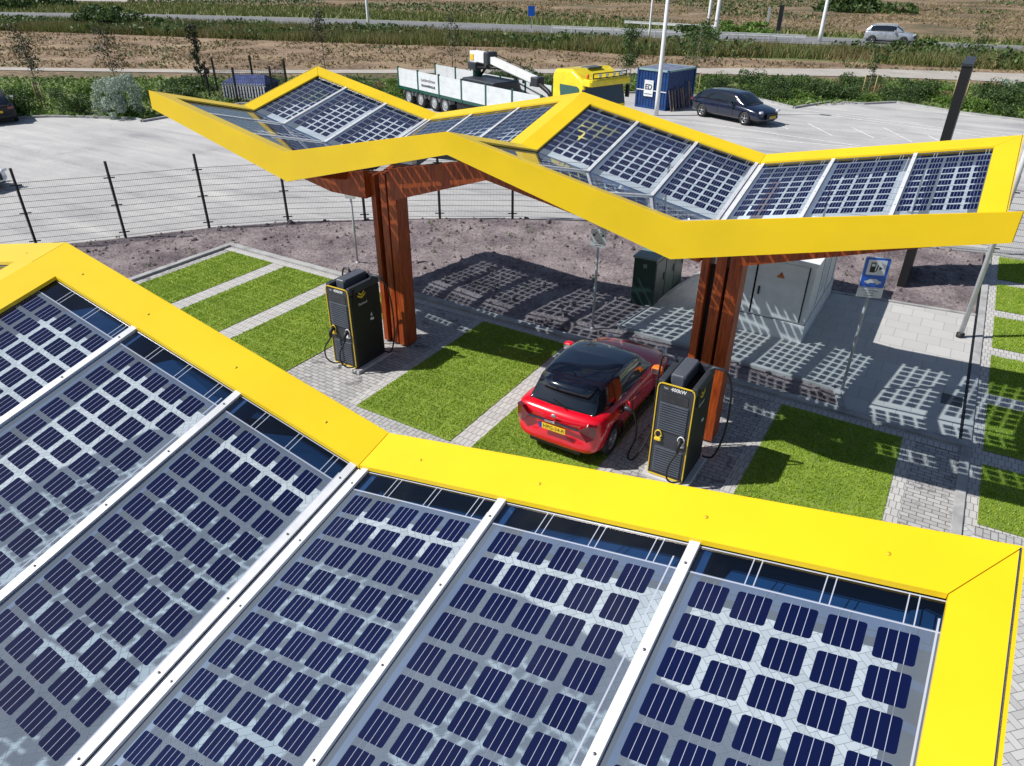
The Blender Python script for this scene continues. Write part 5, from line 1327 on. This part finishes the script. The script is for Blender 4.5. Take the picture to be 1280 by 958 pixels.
# ground cover under the shrubs
def scatter_px(polys, dens, zone_w=1.0):
    out = []
    for near, far in polys:
        for (a, b), (c, d) in zip(zip(near[:-1], near[1:]), zip(far[:-1], far[1:])):
            area = (b-a).length*((c-a).length+(d-b).length)/2; n = int(area*dens)
            u = nrs.uniform(size=n)[:, None]; v = nrs.uniform(size=n)[:, None]
            A, B_, C_, D_ = [np.array(q)[None] for q in (a, b, c, d)]
            out.append((A*(1-u)+B_*u)*(1-v)+(C_*(1-u)+D_*u)*v)
    return np.concatenate(out)
def clump(pts, sc, th):
    k = np.array([noise.noise(Vector((x*sc, y*sc, 3.1))) for x, y, z in pts]); return pts[k > th]
bn = [G(*p) for p in ((-60, 150), (60, 147), (178, 151), (196, 148), (300, 129), (420, 130), (500, 129), (640, 117), (800, 116), (868, 119), (945, 122), (992, 134), (1080, 130), (1120, 128), (1200, 141), (1290, 152))]
bf = [G(*p) for p in ((-60, 98), (60, 99), (178, 99), (196, 99), (300, 98), (420, 98), (500, 98), (640, 97), (800, 96), (868, 97), (945, 97), (992, 98), (1080, 101), (1120, 101), (1200, 106), (1290, 112))]
gc = scatter_px([(bn, bf)], 26); gc[:, 2] = .0
gc = clump(gc, .35, -.25)
lv = gc.copy(); lv[:, 2] = nrs.uniform(.03, .28, len(lv))
o = leaves('ground_cover', lv, .12, M['shrubleaf2'], None, .5); tag(o, 'low green weeds covering the planted belt beyond the car park', 'ground cover', kind='stuff')
sheet('belt_soil', [(p.x, p.y) for p in bn]+[(p.x, p.y) for p in reversed(bf)], .008, M['verge'])
# tall grass band between the mown strip and the road
tn = [G(*p) for p in ((-60, 40), (0, 39), (150, 44), (300, 50), (500, 57), (640, 60), (800, 70), (1000, 74), (1150, 84), (1300, 90))]
tf = [G(*p) for p in ((-60, 25), (0, 27), (150, 29), (300, 33), (500, 40), (640, 46), (800, 54), (1000, 63), (1150, 67), (1300, 73))]
tg = scatter_px([(tn, tf)], 40); tg[:, 2] = .015; tg = clump(tg, .13, -.35)
o = blades('tall_grass', tg, .85, .09, M['tallgrass'], lean=.6); tag(o, 'band of tall unmown grass below the far road', 'grass', kind='stuff')
dk = scatter_px([(tn, tf)], 9); dk = clump(dk, .10, .02); dk[:, 2] = nrs.uniform(.1, 1.0, len(dk))
o = leaves('tall_weeds', dk, .24, M['shrubleaf'], None, .5); tag(o, 'dark bushy weeds among the tall grass below the far road', 'weeds', kind='stuff')
dr = scatter_px([(tn, tf)], 16); dr = clump(dr, .16, -.02); dr[:, 2] = .02
o = blades('dry_stalks', dr, 1.0, .08, M['dryleaf'], lean=.5); tag(o, 'pale dry stalks among the tall grass', 'dry grass', kind='stuff')
# mown strip: tufts of hay
mn = [G(*p) for p in ((-60, 84), (0, 84), (300, 87), (600, 86), (870, 84), (1100, 87), (1300, 95))]
mf = [G(*p) for p in ((-60, 38), (0, 39), (300, 49), (600, 57), (870, 70), (1100, 80), (1300, 90))]
mt = scatter_px([(mn, mf)], 7); mt = clump(mt, .3, -.15); mt[:, 2] = nrs.uniform(.01, .08, len(mt))
o = leaves('cut_hay', mt, .20, M['dryleaf'], None, .35, .6); tag(o, 'mown hay lying on the brown strip', 'hay', kind='stuff')
mg = scatter_px([(mn, mf)], 3); mg = clump(mg, .12, .22); mg[:, 2] = nrs.uniform(.01, .14, len(mg))
o = leaves('strip_weeds', mg, .16, M['shrubleaf'], None, .5); tag(o, 'scattered green weeds on the mown strip', 'weeds', kind='stuff')
# roadside verge beyond the road and the far field
vn = [G(*p) for p in ((-60, 15), (0, 16), (160, 18), (400, 23), (640, 31), (850, 39), (1060, 48), (1290, 58))]
vf = [G(*p) for p in ((-60, 2), (0, 4), (160, 5), (400, 10), (640, 22), (850, 32), (1060, 43), (1290, 54))]
vg = scatter_px([(vn, vf)], 5); vg[:, 2] = 0.02
o = blades('verge_grass', vg, .6, .22, M['tallgrass'], lean=.9); tag(o, 'green roadside grass beyond the far road', 'grass', kind='stuff')
fn = [G(*p) for p in ((160, 4), (400, 10), (640, 22), (850, 32), (1060, 43), (1290, 54))]
ff = [G(*p) for p in ((160, -14), (400, -14), (640, -14), (850, -14), (1060, -12), (1290, -12))]
fg = scatter_px([(fn, ff)], 2.6); fg = clump(fg, .05, -.1); fg[:, 2] = nrs.uniform(.02, .2, len(fg))
o = leaves('field_stubble', fg, .26, M['dryleaf'], None, .3, .4); tag(o, 'dry stubble on the far field', 'stubble', kind='stuff')
fw = scatter_px([(fn, ff)], 1.3); fw = clump(fw, .03, .12); fw[:, 2] = nrs.uniform(.05, .5, len(fw))
o = leaves('field_weeds', fw, .3, M['shrubleaf'], None, .5); tag(o, 'green patches on the far field', 'weeds', kind='stuff')
# bushes one can tell apart
def bush(name, px, py, rx, rz, mat, label, n=3500, size=.09, seed=5):
    t = shrub_proto(name, mat, n, rx, rx, rz, seed, size, label, 'bush', None, 34 if 'silver' in name else 20, (.16, .34) if 'silver' in name else (.25, .45)); q = G(px, py); t.location = (q.x, q.y, 0); return t
bush('silver_bush', 152, 146, 1.15, 1.45, M['silverleaf'], 'silvery grey leaved bush at the far kerb of the car park', 8000, .06, 21)
bush('silver_bush', 1280, 122, 1.5, 1.0, M['silverleaf'], 'pale silvery bush cut off at the right edge of the picture', 3000, .09, 12)
bush('roadside_bush', 150, 36, 3.6, 1.6, M['shrubleaf'], 'round dark green bush beside the far road at the left', 3000, .25, 13)
bush('roadside_bush', 24, 9, 8, 2.6, M['shrubleaf'], 'dark bushes beyond the far road in the top left corner', 2500, .5, 14)
bush('roadside_bush', 1085, 14, 9, 3.0, M['shrubleaf'], 'wide dark green bush on the far field at the top right', 3600, .5, 15)
bush('roadside_bush', 930, 43, 3.2, .9, M['shrubleaf2'], 'low yellow green bush between the guard rail and the far field', 2000, .25, 16)
bush('roadside_bush', 1140, 66, 1.8, .8, M['shrubleaf'], 'small green bush just right of the silver car', 1500, .2, 17)
bush('roadside_bush', 870, 52, 2.6, 1.0, M['shrubleaf'], 'dark bush under the far guard rail near the two white poles', 1800, .22, 18)
# young trees: a thin tapered trunk with limbs and a loose crown
def sapling(px, py, h, cw, label, mat, dens=900, size=.07, stakes=False, column=False, lean=0.0, seed=3):
    q = G(px, py); t = empty('young_tree', (q.x, q.y, 0), 0, label, 'young tree'); r = np.random.RandomState(seed)
    b = MB(); b.tube([(0, 0, 0), (lean*.3, 0, h*.4), (lean, 0, h)], [.045, .03, .008], 8)
    tips = []
    for k in range(16 if not column else 22):
        z = h*(.35+.6*r.uniform()) if not column else h*(.25+.72*k/22); a = r.uniform(0, 6.28); l = cw*(1-.55*(z/h))*r.uniform(.6, 1.1)
        x0 = lean*z/h; p1 = (x0+l*.5*math.cos(a), l*.5*math.sin(a), z+l*.35); p2 = (x0+l*math.cos(a), l*math.sin(a), z+l*.9)
        b.tube([(x0, 0, z), p1, p2], [.014, .009, .004], 5); tips += [p1, p2]
    b.build('trunk', M['plank'] if not column else M['darkleaf'], t)
    tips = np.array(tips); k = r.randint(0, len(tips), dens); c = tips[k]+r.normal(size=(dens, 3))*cw*(.17 if not column else .13)
    leaves('crown', c, size, mat, t)
    if stakes:
        for s in (-.35, .35):
            b = MB(); b.tube([(s, 0, 0), (s, 0, 1.5)], .035, 8); b.build('stake', paint('stake_wood', (.38, .28, .14), .8), t)
        b = MB(); b.bar((-.38, 0, 1.4), (.38, 0, 1.4), .03, .07); b.build('tie_band', M['black'], t)
    return t
sapling(54, 136, 4.3, .9, 'sparse young tree with stakes at the left end of the planted belt', M['darkleaf'], 800, .07, True, seed=3)
sapling(150, 124, 4.0, 1.1, 'sparse young tree rising behind the silvery bush', M['darkleaf'], 700, .07, seed=4)
sapling(258, 122, 4.3, .5, 'slim dark columnar young tree beside the small fence', M['darkleaf'], 1300, .08, False, True, -.25, seed=5)
sapling(408, 100, 4.4, 1.1, 'sparse young tree behind the back corner of the whole canopy', M['darkleaf'], 700, .08, seed=6)
sapling(866, 120, 4.3, 1.2, 'young tree tied to stakes between the container and the blue estate car', M['shrubleaf'], 700, .09, True, seed=7)
sapling(1083, 124, 2.8, .5, 'small young tree with pale stakes in the belt right of the estate car', M['shrubleaf'], 350, .07, True, seed=8)
sapling(1196, 130, 4.6, 1.2, 'young tree with stakes just left of the black totem', M['shrubleaf'], 700, .08, True, seed=9)
sapling(786, 118, 4.2, .9, 'young tree between the yellow lorry cab and the container', M['shrubleaf'], 1500, .08, seed=10)
sapling(566, 100, 4.6, .8, 'thin bare young tree behind the lorry bed', M['darkleaf'], 500, .07, seed=11)

# small weeds pushing up through the soil bed
wx = nrs.uniform(-25, 1, 240); wy = nrs.uniform(5, 25, 240); k = inpoly(wx, wy, soil_poly); wx, wy = wx[k], wy[k]
k = np.array([noise.noise(Vector((a*.3, b*.3, 9.))) > .05 for a, b in zip(wx, wy)]); wx, wy = wx[k], wy[k]
ww = np.repeat(np.stack([wx, wy, np.full(len(wx), .09)], 1), 16, 0)+nrs.normal(size=(len(wx)*16, 3))*np.array([.06, .06, .025])
o = leaves('soil_weeds', ww, .035, M['shrubleaf'], None, .5); tag(o, 'tiny green weeds sprouting on the bare soil bed', 'weeds', kind='stuff')
